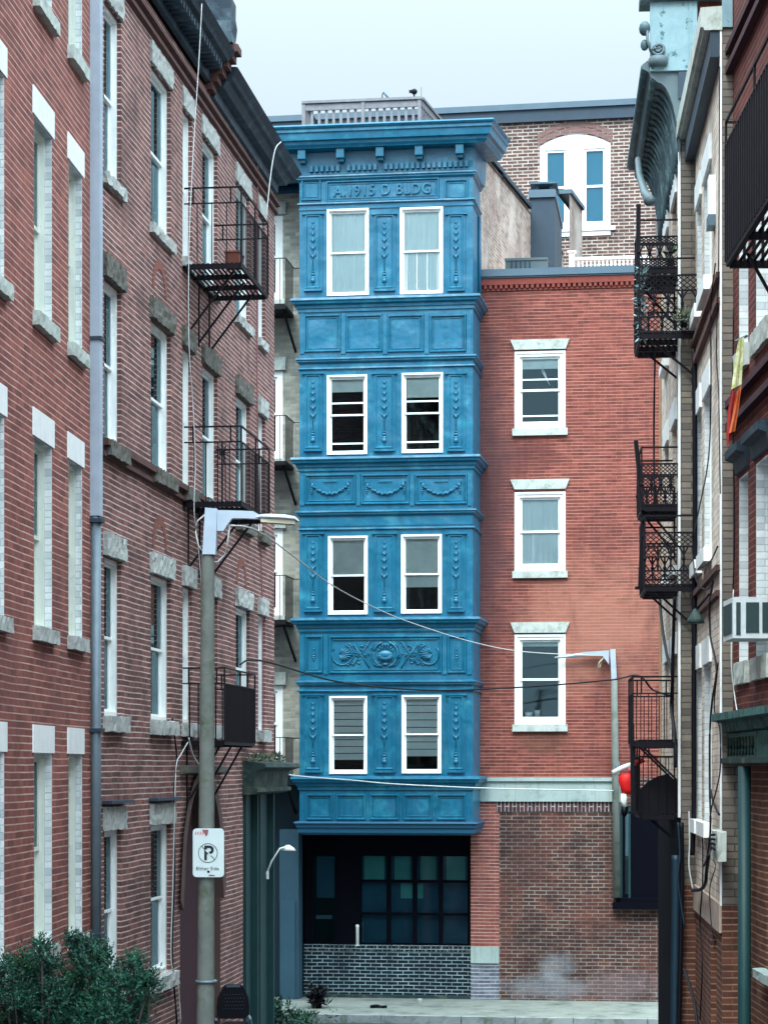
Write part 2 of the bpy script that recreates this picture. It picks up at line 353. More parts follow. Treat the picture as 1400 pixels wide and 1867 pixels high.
    def build(s, name, m, parent=None, fix=False):
        me = bpy.data.meshes.new(name); me.from_pydata(s.v, [], s.f); me.polygons.foreach_set('use_smooth', s.sm)
        me.materials.append(MATS[m]); me.update()
        o = bpy.data.objects.new(name, me); COL.objects.link(o)
        if parent is not None: o.parent = parent
        return o
def tag(o, label=None, cat=None, group=None, kind=None):
    if label: o['label'] = label
    if cat: o['category'] = cat
    if group: o['group'] = group
    if kind: o['kind'] = kind
    return o
def thing(name, label, cat, loc=(0, 0, 0), rz=0., group=None):
    o = bpy.data.objects.new(name, None); COL.objects.link(o); o.empty_display_size = .1
    o.location = loc; o.rotation_euler = (0, 0, rz); return tag(o, label, cat, group)
def copy_tree(o, parent=None):
    c_ = o.copy(); COL.objects.link(c_); c_.parent = parent
    for ch in [x for x in bpy.data.objects if x.parent == o]: copy_tree(ch, c_)
    return c_
def W3(px, py, Z): return Vector(((px-CXP)/F*Z, Z, HC+(HY-py)/F*Z))
class Frame:
    """vertical wall plane; local x runs to the viewer's right along the wall, -y is outward."""
    def __init__(s, px, Z, rz):
        s.o = Vector(((px-CXP)/F*Z, Z)); s.rz = rz
        s.u = Vector((math.cos(rz), math.sin(rz))); s.n = Vector((math.sin(rz), -math.cos(rz)))
    def ray(s, px, off=0.):
        d = Vector(((px-CXP)/F, 1.)); o = s.o+s.n*off
        det = s.u.x*(-d.y)+d.x*s.u.y           # o + U*u = t*d
        U = (-o.x*(-d.y)-d.x*o.y)/det; t = (s.u.x*(-o.y)+o.x*s.u.y)/det
        return U, t
    def U(s, px, off=0.): return s.ray(px, off)[0]
    def z(s, px, py, off=0.): return HC+(HY-py)/F*s.ray(px, off)[1]
    def L(s, px, py, off=0.): U, t = s.ray(px, off); return Vector((U, -off, HC+(HY-py)/F*t))
    def W(s, px, py, off=0.):
        l = s.L(px, py, off); p = s.o+s.u*l.x+s.n*off; return Vector((p.x, p.y, l.z))
    def world(s, u, off, z): p = s.o+s.u*u+s.n*off; return Vector((p.x, p.y, z))
    def thing(s, name, label, cat, group=None, u=0., off=0., z=0.):
        p = s.world(u, off, z); return thing(name, label, cat, (p.x, p.y, z), s.rz, group)
def wall(mb, u0, u1, z0, z1, holes=(), y=0., rev=.1):
    us = sorted({u0, u1, *[h[0] for h in holes], *[h[1] for h in holes]}); zs = sorted({z0, z1, *[h[2] for h in holes], *[h[3] for h in holes]})
    us = [u for u in us if u0 <= u <= u1]; zs = [z for z in zs if z0 <= z <= z1]
    for a, b in zip(us, us[1:]):
        for e, f in zip(zs, zs[1:]):
            mu, mz = (a+b)/2, (e+f)/2
            if any(h[0] < mu < h[1] and h[2] < mz < h[3] for h in holes): continue
            mb.quad((a, y, e), (b, y, e), (b, y, f), (a, y, f))
    for h in holes:
        a, b, e, f = h[:4]; Y = y+rev
        mb.quad((a, y, e), (a, y, f), (a, Y, f), (a, Y, e)); mb.quad((b, y, e), (b, Y, e), (b, Y, f), (b, y, f))
        mb.quad((a, y, f), (b, y, f), (b, Y, f), (a, Y, f)); mb.quad((a, y, e), (a, Y, e), (b, Y, e), (b, y, e))
    return mb
def shell(mb, u0, u1, z0, z1, depth, y=0., front=False):
    mb.quad((u0, y, z0), (u0, y, z1), (u0, depth, z1), (u0, depth, z0))
    mb.quad((u1, y, z0), (u1, depth, z0), (u1, depth, z1), (u1, y, z1))
    mb.quad((u0, depth, z0), (u0, depth, z1), (u1, depth, z1), (u1, depth, z0))
    mb.quad((u0, y, z1), (u1, y, z1), (u1, depth, z1), (u0, depth, z1)); return mb
def dark_backing(root, u0, u1, z0, z1, y, name='room_shade_sheet'):  # adds a near-black sheet as painted room shade behind the windows
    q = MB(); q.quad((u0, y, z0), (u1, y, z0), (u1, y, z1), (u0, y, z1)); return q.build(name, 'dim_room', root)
def window(root, a, b, e, f, y=0., rev=.08, fd=.09, fw=.05, fm='white_paint', sash=.04, cover=0., cm='curtain', lower_open=False,
           jamb=None, meet=.5, glass='glass', stripes=False, casing=0., storm=False, name='window'):
    m = MB(); Y0 = y+rev; Y1 = Y0+fd
    m.ring(a+.002, b-.002, e+.002, f-.002, fw, Y0, Y1)
    if casing: m.ring(a-casing, b+casing, e-casing, f+casing, casing, y-.03, y+.02)
    ia, ib, ie, iff = a+fw, b-fw, e+fw, f-fw; zm = ie+(iff-ie)*meet
    m.ring(ia+.001, ib-.001, zm-sash/2, iff-.001, sash, Y0+fd*.45, Y0+fd*.45+.03)
    m.ring(ia+.001, ib-.001, ie+.001, zm+sash/2-.003, sash, Y0+fd*.45+.034, Y0+fd*.45+.064)
    if storm: m.box(ia+sash, ib-sash, Y0+fd*.5, Y0+fd*.5+.012, zm+(iff-zm)*.30, zm+(iff-zm)*.30+.03); m.box(ia+sash, ib-sash, Y0+fd*.5+.03, Y0+fd*.5+.045, ie+(zm-ie)*.22, ie+(zm-ie)*.22+.03)
    o = m.build(name, fm, root)
    g = MB(); yy = Y0+fd*.45+.012; g.box(ia+sash, ib-sash, yy, yy+.004, zm+sash/2, iff-sash); g.build('pane', glass, o)
    g = MB(); yy = Y0+fd*.45+.046; g.box(ia+sash, ib-sash, yy, yy+.004, ie+sash, zm-sash/2); g.build('pane', glass, o)
    if cover > 0:
        k = MB(); zb = iff-(iff-ie)*cover; yb = Y0+fd*.45+.067
        if stripes:
            n = int((iff-zb)/.13)
            for i in range(n): z1 = iff-(iff-zb)*i/n; z0 = iff-(iff-zb)*(i+1)/n; k.add([(ia, yb+.03, z1-.012), (ib, yb+.03, z1-.012), (ib, yb, z0), (ia, yb, z0)], [(0, 1, 2, 3)])
        elif cm == 'curtain':
            n = 22; vs = []; fs = []
            for i in range(n+1):
                x = ia+(ib-ia)*i/n; yy = yb+.018*math.sin(i*2.1+a)+.008*math.sin(i*5.3)
                vs += [(x, yy, zb), (x, yy, iff)]
            for i in range(n): fs.append((2*i, 2*i+2, 2*i+3, 2*i+1))
            k.add(vs, fs, True)
        else: k.box(ia, ib, yb, yb+.01, zb, iff); k.box(ia, ib, yb-.01, yb+.015, zb-.02, zb)
        k.build('blind' if (stripes or cm != 'curtain') else 'curtain', cm, o)
    if jamb:
        k = MB(); k.ring(a+.001, b-.001, e+.001, f-.001, .012, y+.002, Y0-.001); k.build('jamb', jamb, o)
    return o

# ================================================================ GROUND
gr = MB(); gr.box(-60, 60, -10, 41.3, -.4, -.1); gr.build('road', 'asphalt')['kind'] = 'structure'
gr = MB(); gr.quad((-300, -300, -.42), (300, -300, -.42), (300, 600, -.42), (-300, 600, -.42)); gr.build('ground', 'asphalt')['kind'] = 'structure'
FA = Frame(705, 44.4, R(-7.6))          # street plane of the two facades at the end of the alley
brick('brick_scarlet', c(142, 78, 66), c(114, 60, 52), c(198, 148, 134), stain=c(80, 46, 46), samt=.6, mfade=.6, ms=.007, bed=.75, seed=3., rh=.066, pale=c(156, 98, 82), pthr=(.58, .78), vs=.45,
      spots=[(FA.U(1090), FA.z(1090, 1140), 1.6, 1.5, c(176, 122, 102), .5), (FA.U(878), FA.z(878, 900), .75, 3.6, c(84, 58, 60), .7), (FA.U(985), FA.z(985, 830), .5, .3, c(96, 54, 52), .5), (FA.U(985), FA.z(985, 1352), .6, .3, c(84, 64, 50), .5)])
brick('brick_umber', c(96, 64, 52), c(66, 46, 42), c(164, 158, 152), stain=c(36, 28, 32), samt=.6, mfade=.4, ms=.0098, seed=4., rh=.073, bw=.225, pale=c(116, 66, 56), pthr=(.5, .75), bv=.6,
      spots=[(FA.U(1000), FA.z(1000, 1800), 1.0, .26, c(140, 150, 158), .42), (FA.U(1020), FA.z(1020, 1762), .4, .3, c(150, 160, 166), .35), (FA.U(1130), FA.z(1130, 1800), .9, .35, c(120, 104, 108), .45), (FA.U(960), FA.z(960, 1560), .4, .9, c(74, 50, 48), .5)])
rt = thing('pavement', None, None, (FA.o.x, FA.o.y, 0), FA.rz); rt['kind'] = 'structure'
p = MB(); p.box(-14, 14, -2.95, 1.5, -.3, .04); p.build('paving', 'pavement', rt)
p = MB()
x = -14.
while x < 14: 
    l = random.uniform(.9, 1.6); p.rough(x+.006, x+l-.006, -3.12, -2.96, -.3, .045, .006, .12, int(x*10)); x += l
p.build('kerb', 'kerb', rt)

# ================================================================ BLUE BAY BUILDING
OB = 1.2
blue = FA.thing('brick_building', 'tall building with blue pressed metal bay window front under a deep blue cornice', 'building')
U = FA.U
zb = lambda y, px=705, off=OB: FA.z(px, y, off)
uL, uR = U(546, OB), U(862, OB)
UW0, UW1 = U(380), U(871)
TOP = 16.75
# beige wall left of the bay with windows half hidden by the corner building
bh = []
for (y0, y1) in ((392, 546), (676, 836), (964, 1122), (1250, 1394)):
    bh.append((U(466), U(515.5), FA.z(515, y1), FA.z(515, y0)))
m = MB(); wall(m, UW0, U(552), FA.z(515, 1418), TOP-.35, bh, rev=.06)
m.build('wall', 'brick_beige', blue)
for i, h in enumerate(bh):
    wo = window(blue, *h, rev=.02, fd=.1, fw=.11, sash=.05, meet=.52)
    s_ = MB(); s_.rough(h[0]-.1, h[1]+.07, -.07, -.002, h[3]+.01, h[3]+.26, .006, .08, i); s_.build('lintel', 'limestone', wo)
    s_ = MB(); s_.box(h[0]-.05, h[1]+.05, -.07, .02, h[2]-.09, h[2]-.004); s_.build('sill', 'limestone', wo)
# body (right side wall skewed, tan brick)
a = R(7.5); DX, DY = math.sin(a), math.cos(a)
LN = 6.6
m = MB()
m.quad((UW1, 0.0, 0), (UW1+DX*LN, DY*LN, 0), (UW1+DX*LN, DY*LN, TOP+.05), (UW1, 0.0, TOP+.05)); m.build('side_wall', 'brick_tan', blue)
m = MB(); m.quad((UW0, 0, 0), (UW0, 0, TOP), (UW0, 9, TOP), (UW0, 9, 0)); m.quad((UW0, 9, 0), (UW0, 9, TOP), (UW1+1.2, 9, TOP), (UW1+1.2, 9, 0)); m.build('back_wall', 'brick_tan', blue)
m = MB(); m.add([(UW0, -.2, TOP-.02), (UW1, -.2, TOP-.02), (UW1+1.2, 9, TOP-.02), (UW0, 9, TOP-.02)], [(0, 1, 2, 3)]); m.build('roof', 'slate_dark', blue)
m = MB()
for (l0, l1, dz) in ((.6, 2.15, .0), (2.2, 5.0, -.02)):
    q = [(UW1+DX*l0-.06, DY*l0), (UW1+DX*l1-.06, DY*l1)]
    m.sweep(q, [(-.1, TOP+.05+dz), (-.1, TOP+.14+dz), (.14, TOP+.14+dz), (.14, TOP+.05+dz)])
m.build('coping', 'slate_dark', blue)
# --- bay
wins = []
rows = [(538, 381, 535, 378), (828, 684, 825, 680), (1120, 978, 1118, 975), (1411, 1270, 1410, 1268)]
wx = [(597, 672, 730, 807), (597, 669, 733, 807), (599, 670, 732, 805), (601, 669, 733, 804)]
for r_, x_ in zip(rows, wx):
    wins.append((U(x_[0], OB), U(x_[1], OB), zb(r_[0], 634), zb(r_[1], 634)))
    wins.append((U(x_[2], OB), U(x_[3], OB), zb(r_[2], 770), zb(r_[3], 770)))
m = MB(); zB, zT = zb(1512), zb(300)
wall(m, uL, uR, zB, zT, wins, y=-OB, rev=.03)
m.quad((uL, 0, zB), (uL, 0, zT), (uL, -OB, zT), (uL, -OB, zB)); m.quad((uR, -OB, zB), (uR, -OB, zT), (uR+.03, 0, zT), (uR+.03, 0, zB))
m.quad((uL, 0, zB), (uL, -OB, zB), (uR, -OB, zB), (uR, 0, zB))
bay = m.build('bay_window', 'blue_metal', blue)
cov = [(1., 'curtain', 0), (1., 'curtain', 0), (.17, 'blind_grey', 0), (.27, 'blind_grey', 0), (.5, 'blind_grey', 0), (.66, 'blind_grey', 0), (.84, 'curtain', 1), (.80, 'curtain', 1)]
for i, (h, cv) in enumerate(zip(wins, cov)):
    window(blue, *h, y=-OB, rev=.0, fd=.085, fw=.042, sash=.032, cover=cv[0], cm=cv[1], stripes=bool(cv[2]), storm=i in (2, 3))
    # outer brickmould
    q = MB(); q.ring(h[0]-.006, h[1]+.006, h[2]-.006, h[3]+.006, .036, -OB-.03, -OB-.002); q.build('window_frame', 'white_paint', blue)
path = [(uL, 0.), (uL, -OB), (uR, -OB), (uR+.03, 0.)]
def mould(prof, name='moulding', mt='blue_metal'):
    q = MB(); q.sweep(path, prof); return q.build(name, mt, blue)
mw = lambda y: zb(y)
def ledge(y):                                   # sill ledge over each spandrel
    z = mw(y); mould([(0, z+.03), (.15, z+.015), (.16, z-.03), (.13, z-.05), (.12, z-.09), (.06, z-.12), (.055, z-.17), (.03, z-.18), (.03, z-.24), (.0, z-.25)], 'ledge')
def base(y):
    z = mw(y); mould([(0, z+.03), (.07, z+.02), (.075, z-.01), (.05, z-.03), (.05, z-.05), (.02, z-.08), (.0, z-.085)], 'moulding')
def capm(y):
    z = mw(y); mould([(0, z+.02), (.035, z+.015), (.04, z-.01), (.012, z-.03), (.0, z-.032)], 'moulding')
for y in (543, 834, 1128, 1418): ledge(y)
for y in (652, 932, 1243): base(y)
for y in (669, 963, 1259): capm(y)
base(318); capm(367)
mould([(0, mw(377)+.015), (.02, mw(377)+.01), (.02, mw(377)-.015), (0, mw(377)-.02)], 'moulding')
# foot moulding of the bay
z = mw(1500); mould([(0, z+.02), (.09, z+.01), (.1, z-.02), (.06, z-.05), (.06, z-.10), (.03, z-.12), (.03, z-.2), (-.04, z-.24), (-.1, z-.25)], 'ledge', 'blue_metal_deep')
# garland prototypes
def husk(m, cx, cz, s, y):
    m.blob(cx, y, cz, .022*s, .02*s, .034*s, 8, 5)
    for sg in (-1, 1):
        m.blob(cx+sg*.026*s, y, cz+.02*s, .012*s, .012*s, .024*s, 6, 4); m.blob(cx+sg*.036*s, y, cz+.042*s, .008*s, .008*s, .012*s, 5, 3)
    m.blob(cx, y, cz-.042*s, .009*s, .01*s, .016*s, 6, 3)
g = MB(); zz = .46
for i in range(6):
    s_ = .65+.13*i; husk(g, 0, zz, s_, 0); zz -= .095*s_+.03
for i, (r_, d_) in enumerate(((.012, .05), (.016, .045), (.022, .05), (.03, .06), (.036, .07))): zz -= d_*.75; g.blob(0, 0, zz, r_, .02, r_*.8, 8, 4)
g.blob(0, 0, zz-.05, .04, .03, .05, 8, 5); g.blob(0, 0, zz-.11, .014, .014, .022, 6, 4)
g.tube([(0, .004, .47), (0, .004, zz-.05)], .009, 5)
gar = None
PX = [(554, 588), (681, 721), (815, 848)]
for fi, (ya, yb_) in enumerate(((389, 531), (680, 823), (972, 1116), (1266, 1409))):
    for ci, (x0, x1) in enumerate(PX):
        pxm = (x0+x1)/2
        z1, z0 = zb(ya, pxm), zb(yb_, pxm); a0, a1 = U(x0, OB), U(x1, OB)
        q = MB(); q.box(a0, a1, -OB-.03, -OB+.01, z0, z1); q.bead(a0+.03, a1-.03, z0+.05, z1-.03, .045, .022, -OB-.03)
        q.box(a0+.02, a1-.02, -OB-.065, -OB-.031, z0+.0, z0+.045)
        q.sweep([(a0, -OB-.002), (a0, -OB-.03), (a1, -OB-.03), (a1, -OB-.002)], [(0, z1+.0), (.035, z1), (.035, z1-.025), (.0, z1-.04)])
        po = q.build('pilaster', 'blue_metal', blue)
        if gar is None: gar = g.build('garland', 'blue_metal', po)
        else:
            gar = gar.copy(); COL.objects.link(gar); gar.parent = po
        gar.location = ((a0+a1)/2, -OB-.037, (z0+z1)/2+.05); gar.scale = (1.25, 1.3, 1.12)
# spandrels
def spand(xs, y0, y1, name='spandrel_panel'):
    r = []
    for x0, x1 in xs:
        pm = (x0+x1)/2; q = MB(); a0, a1, z0, z1 = U(x0, OB), U(x1, OB), zb(y1, pm), zb(y0, pm)
        q.bead(a0-.02, a1+.02, z0-.02, z1+.02, .05, .035, -OB-.001); q.bead(a0+.045, a1-.045, z0+.045, z1-.045, .02, .012, -OB-.001)
        r.append((q.build(name, 'blue_metal', blue), a0, a1, z0, z1))
    return r
def stiles(xs, y0, y1):
    for x in xs: q = MB(); q.box(U(x-4, OB), U(x+4, OB), -OB-.02, -OB-.002, zb(y1, x), zb(y0, x)); q.build('stile', 'blue_metal', blue)
spand([(556, 620), (632, 696), (708, 771), (785, 848)], 575, 640); stiles((551, 626, 702, 778, 855), 571, 645)
gp = spand([(557, 647), (660, 745), (758, 850)], 866, 918)
stiles((551, 653.5, 751.5, 856), 863, 922)
cp = spand([(557, 587), (602, 804), (817, 848)], 1161, 1226); stiles((551, 594, 811, 856), 1158, 1230)
spand([(560, 605), (615, 665), (676, 726), (737, 787), (797, 848)], 1450, 1494)
spand([(551, 584), (596, 799), (812, 852)], 328, 364, 'frieze_panel')
# swags
sw = None
for (po, a0, a1, z0, z1) in gp:
    if sw is None:
        q = MB(); n = 22; Wd = (a1-a0)*.36
        for i in range(n+1):
            t = -1+2*i/n; xx = t*Wd; zz = -.09+.16*t*t; th = .012+.018*(1-t*t)
            q.blob(xx, .012*(-1)**i, zz+.01*((i*7) % 3-1), .024, .022, th+.006, 7, 4)
        for sg in (-1, 1):
            q.blob(sg*Wd, 0, .08, .035, .02, .04, 8, 4)
            for k in range(4): q.blob(sg*(Wd+.015), 0, .05-.04*k, .014+.006*(k % 3), .02, .022, 7, 4)
            q.tube([(sg*Wd, 0, .1), (sg*(Wd+.05), 0, .13), (sg*(Wd+.02), 0, .16)], .008, 5)
        rb_ = MB(); rb_.tube([(-.13+.02*k, 0, .15+.012*(-1)**k) for k in range(14)], .008, 5); sw = q.build('swag', 'blue_metal', po); rbo = rb_.build('ribbon', 'blue_metal', sw)
    else: sw = sw.copy(); COL.objects.link(sw); sw.parent = po; rb2 = rbo.copy(); COL.objects.link(rb2); rb2.parent = sw
    sw.location = ((a0+a1)/2, -OB-.02, (z0+z1)/2)
# carved panel: cartouche, strapwork and leaves
po, a0, a1, z0, z1 = cp[1]; cxm, czm = (a0+a1)/2, (z0+z1)/2; hw, hh = (a1-a0)/2-.07, (z1-z0)/2-.05
q = MB(); Y = -OB-.012
def arc(cx, cz, r, t0, t1, rad, sx_=1, grow=0):
    pts = []
    for i in range(13):
        t = R(t0+(t1-t0)*i/12); rr = r*(1+grow*i/12); pts.append((cxm+sx_*(cx+rr*math.cos(t)), Y, czm+cz+rr*math.sin(t)))
    q.tube(pts, rad, 5)
for sg in (-1, 1):
    arc(0, 0, .24, -75, 75, .026, sg); arc(0, 0, .29, -50, 60, .012, sg)
    arc(.16, .16, .05, -60, 220, .014, sg); arc(.15, -.17, .05, 60, -220, .014, sg)
    q.tube([(cxm+sg*.30, Y, czm+hh-.03), (cxm+sg*.62, Y, czm-hh*.7)], .011, 5); q.tube([(cxm+sg*.30, Y, czm-hh+.03), (cxm+sg*.62, Y, czm+hh*.7)], .011, 5)
    arc(.84, 0, .20, 110, 400, .014, sg); arc(.84, .0, .235, 130, 230, .008, sg)
    for k in range(9):                              # acanthus fan
        t = R(100+k*20); L_ = .16-.02*abs(k-4)/2
        ex, ez = .86+L_*math.cos(t)*1.35, L_*math.sin(t)
        q.tube([(cxm+sg*.90, Y, czm), (cxm+sg*(.88+ex)/2, Y-.012, czm+ez*.6), (cxm+sg*ex, Y, czm+ez)], .009, 5, True, .02)
    for (cx, cz, r_, t0, t1) in ((.30, .0, .03, 0, 360), (.56, .0, .04, 40, 400), (.70, .17, .035, 0, 300), (.72, -.17, .035, 0, -300), (.45, .14, .05, -120, 200), (.50, -.14, .05, 120, -200), (.60, .15, .03, 0, 300), (.40, -.02, .025, 0, 360), (.62, -.16, .03, 0, -300), (.36, .17, .025, 0, 270)):
        arc(cx, cz, r_*1.15, t0, t1, .012, sg, -.7)
q.blob(cxm, Y, czm-.01, .15, .05, .1, 14, 8)
for k in range(9): t = R(200+k*17.5); q.tube([(cxm+.05*math.cos(t), Y-.03, czm-.02+.03*math.sin(t)), (cxm+.17*math.cos(t), Y-.03, czm+.0+.13*math.sin(t))], .012, 5, True, .02)
for k in range(7): t = R(35+k*18); q.tube([(cxm+.12*math.cos(t), Y-.02, czm+.1*math.sin(t)), (cxm+.2*math.cos(t), Y-.02, czm+.19*math.sin(t))], .010, 5)
q.blob(cxm, Y, czm+.19, .1, .03, .025, 10, 5); q.blob(cxm, Y, czm-.19, .06, .03, .03, 10, 5)
for sg in (-1, 1): q.box(cxm-hw, cxm+hw, -OB-.022, -OB-.003, czm+sg*(hh+.0)-.009, czm+sg*(hh+.0)+.009)
for k in range(60): xk = cxm-hw+2*hw*(k+.5)/60; q.blob(xk, -OB-.012, czm+hh-.022, .007, .008, .007, 5, 3); q.blob(xk, -OB-.012, czm-hh+.022, .007, .008, .007, 5, 3)
q.build('cartouche', 'blue_metal', po)
for i in (0, 2):
    po, a0, a1, z0, z1 = cp[i]; q = MB(); xm, zm = (a0+a1)/2, (z0+z1)/2
    for k, (dz, r_) in enumerate(((.1, .018), (.06, .012), (.02, .02), (-.03, .034), (-.07, .028), (-.11, .012))): q.blob(xm, -OB-.012, zm+dz, r_, .018, .024, 8, 4)
    q.build('drop_ornament', 'blue_metal', po)
# small bead rows under mouldings
for y in (857, 1152, 563, 957):
    q = MB(); n = 74
    for k in range(n): xk = uL+(uR-uL)*(k+.5)/n; q.box(xk-.012, xk+.012, -OB-.018, -OB-.001, mw(y)-.012, mw(y)+.012)
    q.build('bead_row', 'blue_metal', blue)
# lettering
def textmesh(txt, size, extr, name, mt, parent, loc, rx=90, bev=0, align='CENTER', shear=0, spacing=1, offset=0):
    cu = bpy.data.curves.new('t', 'FONT'); cu.body = txt; cu.size = size; cu.extrude = extr; cu.bevel_depth = bev; cu.align_x = align; cu.align_y = 'CENTER'
    cu.space_character = spacing; cu.shear = shear; cu.offset = offset; cu.resolution_u = 4
    to = bpy.data.objects.new('t', cu); COL.objects.link(to); bpy.context.view_layer.update()
    me = bpy.data.meshes.new_from_object(to); COL.objects.unlink(to); bpy.data.objects.remove(to)
    me.materials.clear(); me.materials.append(MATS[mt]); o = bpy.data.objects.new(name, me); COL.objects.link(o)
    o.parent = parent; o.location = loc; o.rotation_euler = (R(rx), 0, 0); return o
textmesh('A.1915 D BLDG', .285, .014, 'lettering', 'blue_metal', blue, (U(697, OB), -OB-.013, zb(346.5, 697)), bev=.006, spacing=1.16).scale = (.86, 1, 1)
# cornice
zc = lambda y: FA.z(705, y, OB+.5)
uLc, uRc = U(470, OB+.5)+.5, U(905, OB+.5)-.5
cpath = [(U(430, OB)+.0, .4), (U(430, OB), -OB), (uRc, -OB), (uRc+DX*1.1, -OB+DY*1.1)]
q = MB(); zt = zc(221)
q.sweep(cpath, [(-.3, zt), (.5, zt), (.52, zt-.03), (.50, zt-.06), (.47, zt-.08), (.47, zt-.13), (.44, zt-.15), (.42, zt-.27), (.36, zt-.29), (.35, zt-.34), (.31, zt-.38), (.30, zt-.40), (.03, zt-.41), (.02, zt-.52), (.02, zt-.66), (.02, zt-.66), (.0, zt-.9), (-.3, zt-.9)])
q.build('cornice', 'blue_metal', blue)
q = MB(); q.add([(U(430, OB), -OB+.2, zt-.004), (uRc, -OB+.2, zt-.004), (uRc+DX*1.1, -OB+DY*1.1, zt-.004), (UW1+.02, .5, zt-.004), (U(430), .5, zt-.004)], [(0, 1, 2, 3, 4)]); q.build('cornice_roof', 'blue_metal', blue)
q = MB(); q.box(U(430), U(552), -.08, -.002, FA.z(540, 346), zt-.6); q.sweep([(U(430), -.002), (U(552), -.002)], [(0, FA.z(540, 344)), (.14, FA.z(540, 344)), (.14, FA.z(540, 350)), (0, FA.z(540, 352))]); q.build('frieze_board', 'blue_metal_deep', blue)
for px in (552, 622, 694, 765, 839):
    a_ = U(px, OB+.1); q = MB(); q.prism([(-.075, 0), (.075, 0), (.075, -.17), (-.075, -.17)], -.0, -.24)
    q.prism([(-.055, -.17), (.055, -.17), (.055, -.22), (-.055, -.22)], -.0, -.15)
    o = q.build('bracket', 'blue_metal', blue); o.location = (a_, -OB-.022, zt-.411)
q = MB(); n = 30; d0, d1 = U(566, OB), U(858, OB)
for k in range(n):
    xk = d0+(d1-d0)*k/n
    if k % 7 == 6 and k < 20: continue
    q.box(xk, xk+.058, -OB-.09, -OB-.003, zt-.79, zt-.68)
q.build('dentils', 'blue_metal', blue)
q = MB(); q.box(uL-.02, uR+.02, -OB-.03, -OB-.002, zt-.84, zt-.80); q.build('dentil_band', 'blue_metal', blue)
q = MB()                                          # rain pipe stub on the bay's right side
q.tube([(uR+.05, -.35, zb(560)), (uR+.05, -.35, zb(380))], .035, 8); q.build('drain_pipe', 'blue_metal_deep', blue)
# --- storefront under the bay
s0, s1 = U(552), U(858); zq = FA.z(705, 1725); zG = .04
m = MB()
m.quad((U(549), .0, zq), (s0, .0, zq), (s0, .0, zb(1500)), (U(549), 0, zb(1500)))
m.build('shop_edge', 'shop_black', blue)
m = MB(); m.box(s0, s1, .12, .3, zG+.06, zq-.13); m.build('apron_wall', 'brick_bluish', blue)
m = MB(); n = 38
for k in range(n): xk = s0+(s1-s0)*k/n; m.box(xk+.006, xk+(s1-s0)/n-.006, .1, .31, zq-.12, zq-.0)
m.build('soldier_course', 'brick_bluish', blue)
m = MB(); m.box(s0, s1, .125, .3, zq-.131, zq-.11); m.box(s0, s1, .13, .29, zq-.12, zq-.02); m.build('mortar_bed', 'limestone', blue)
m = MB(); m.box(s0, s1, .02, .28, zG, zG+.06); m.build('plinth', 'green_cornice', blue)
sf = MB(); zt2 = FA.z(705, 1524); Yf = .16
sf.box(s0, s1, Yf, Yf+.1, FA.z(705, 1562), zt2+.4); sf.box(s0, U(569), Yf, Yf+.1, zq, FA.z(705, 1562))
sf.box(U(614), U(655), Yf-.03, Yf+.1, zq, FA.z(705, 1562)); sf.box(U(851), s1, Yf, Yf+.1, zq, FA.z(705, 1562))
for px in (706.5, 754, 801.5): sf.box(U(px-3.8), U(px+3.8), Yf, Yf+.08, zq, FA.z(705, 1562))
for py in (1608, 1668): sf.box(U(655), U(851), Yf+.005, Yf+.075, FA.z(705, py+2.5), FA.z(705, py-2.5))
sf.box(U(655), U(851), Yf+.004, Yf+.07, zq, zq+.04); sf.box(U(608), U(614), Yf-.01, Yf+.1, zq, FA.z(705, 1562)); sf.box(U(569), U(608), Yf+.01, Yf+.09, zq, zq+.05)
sfo = sf.build('shopfront', 'shop_black', blue)
q = MB(); q.box(U(656), U(850), Yf+.16, Yf+.18, zq, FA.z(705, 1562)); q.build('pane_tone_backing', 'shop_teal', sfo)  # added teal sheet, gives the glass its tone by colour
cols = [(655, 702.7), (710.3, 750.2), (757.8, 797.7), (805.3, 851)]; rws = [(1562, 1605.5), (1610.5, 1665.5), (1670.5, 1721)]
for x0, x1 in cols:
    for y0, y1 in rws: q = MB(); q.box(U(x0), U(x1), Yf+.03, Yf+.036, FA.z(705, y1), FA.z(705, y0)); q.build('pane', 'glass_dark', sfo)
q = MB(); q.box(U(569), U(608), Yf+.03, Yf+.036, zq+.05, FA.z(705, 1562)); q.build('pane', 'glass_dark', sfo)
for x0, x1 in cols: q = MB(); q.box(U(x0)+.06, U(x1)-.06, Yf+.12, Yf+.13, FA.z(705, 1606), FA.z(705, 1562)); q.build('transom_blind', 'shop_panel', sfo)
for (x0, x1, y0, y1) in ((727, 750, 1612, 1640), (758, 768, 1612, 1640)): q = MB(); q.box(U(x0), U(x1), Yf+.13, Yf+.14, FA.z(705, y1), FA.z(705, y0)); q.build('menu_card', 'shop_panel', sfo)
q = MB(); q.box(U(572), U(601), Yf+.1, Yf+.14, FA.z(705, 1679), FA.z(705, 1672)); q.build('door_bar', 'slate_metal', sfo)
q = MB(); q.box(U(573), U(606), Yf+.14, Yf+.15, FA.z(705, 1640), FA.z(705, 1564)); q.build('door_blind', 'shop_teal', sfo)
q = MB(); q.box(s0-.5, s1+.3, 2.6, 2.7, 0, 4); q.quad((s0-.5, .3, 3.9), (s1+.3, .3, 3.9), (s1+.3, 2.6, 3.9), (s0-.5, 2.6, 3.9)); q.quad((s0-.5, .3, .05), (s1+.3, .3, .05), (s1+.3, 2.6, .05), (s0-.5, 2.6, .05)); q.build('shop_interior', 'dim_room', blue)
m = MB(); m.box(U(517), U(551.5), -.45, -.003, 0.04, FA.z(535, 1512)); m.box(U(519), U(545), -.49, -.451, 0.04, FA.z(535, 1640)); m.build('shop_pilaster', 'blue_plaster', blue)
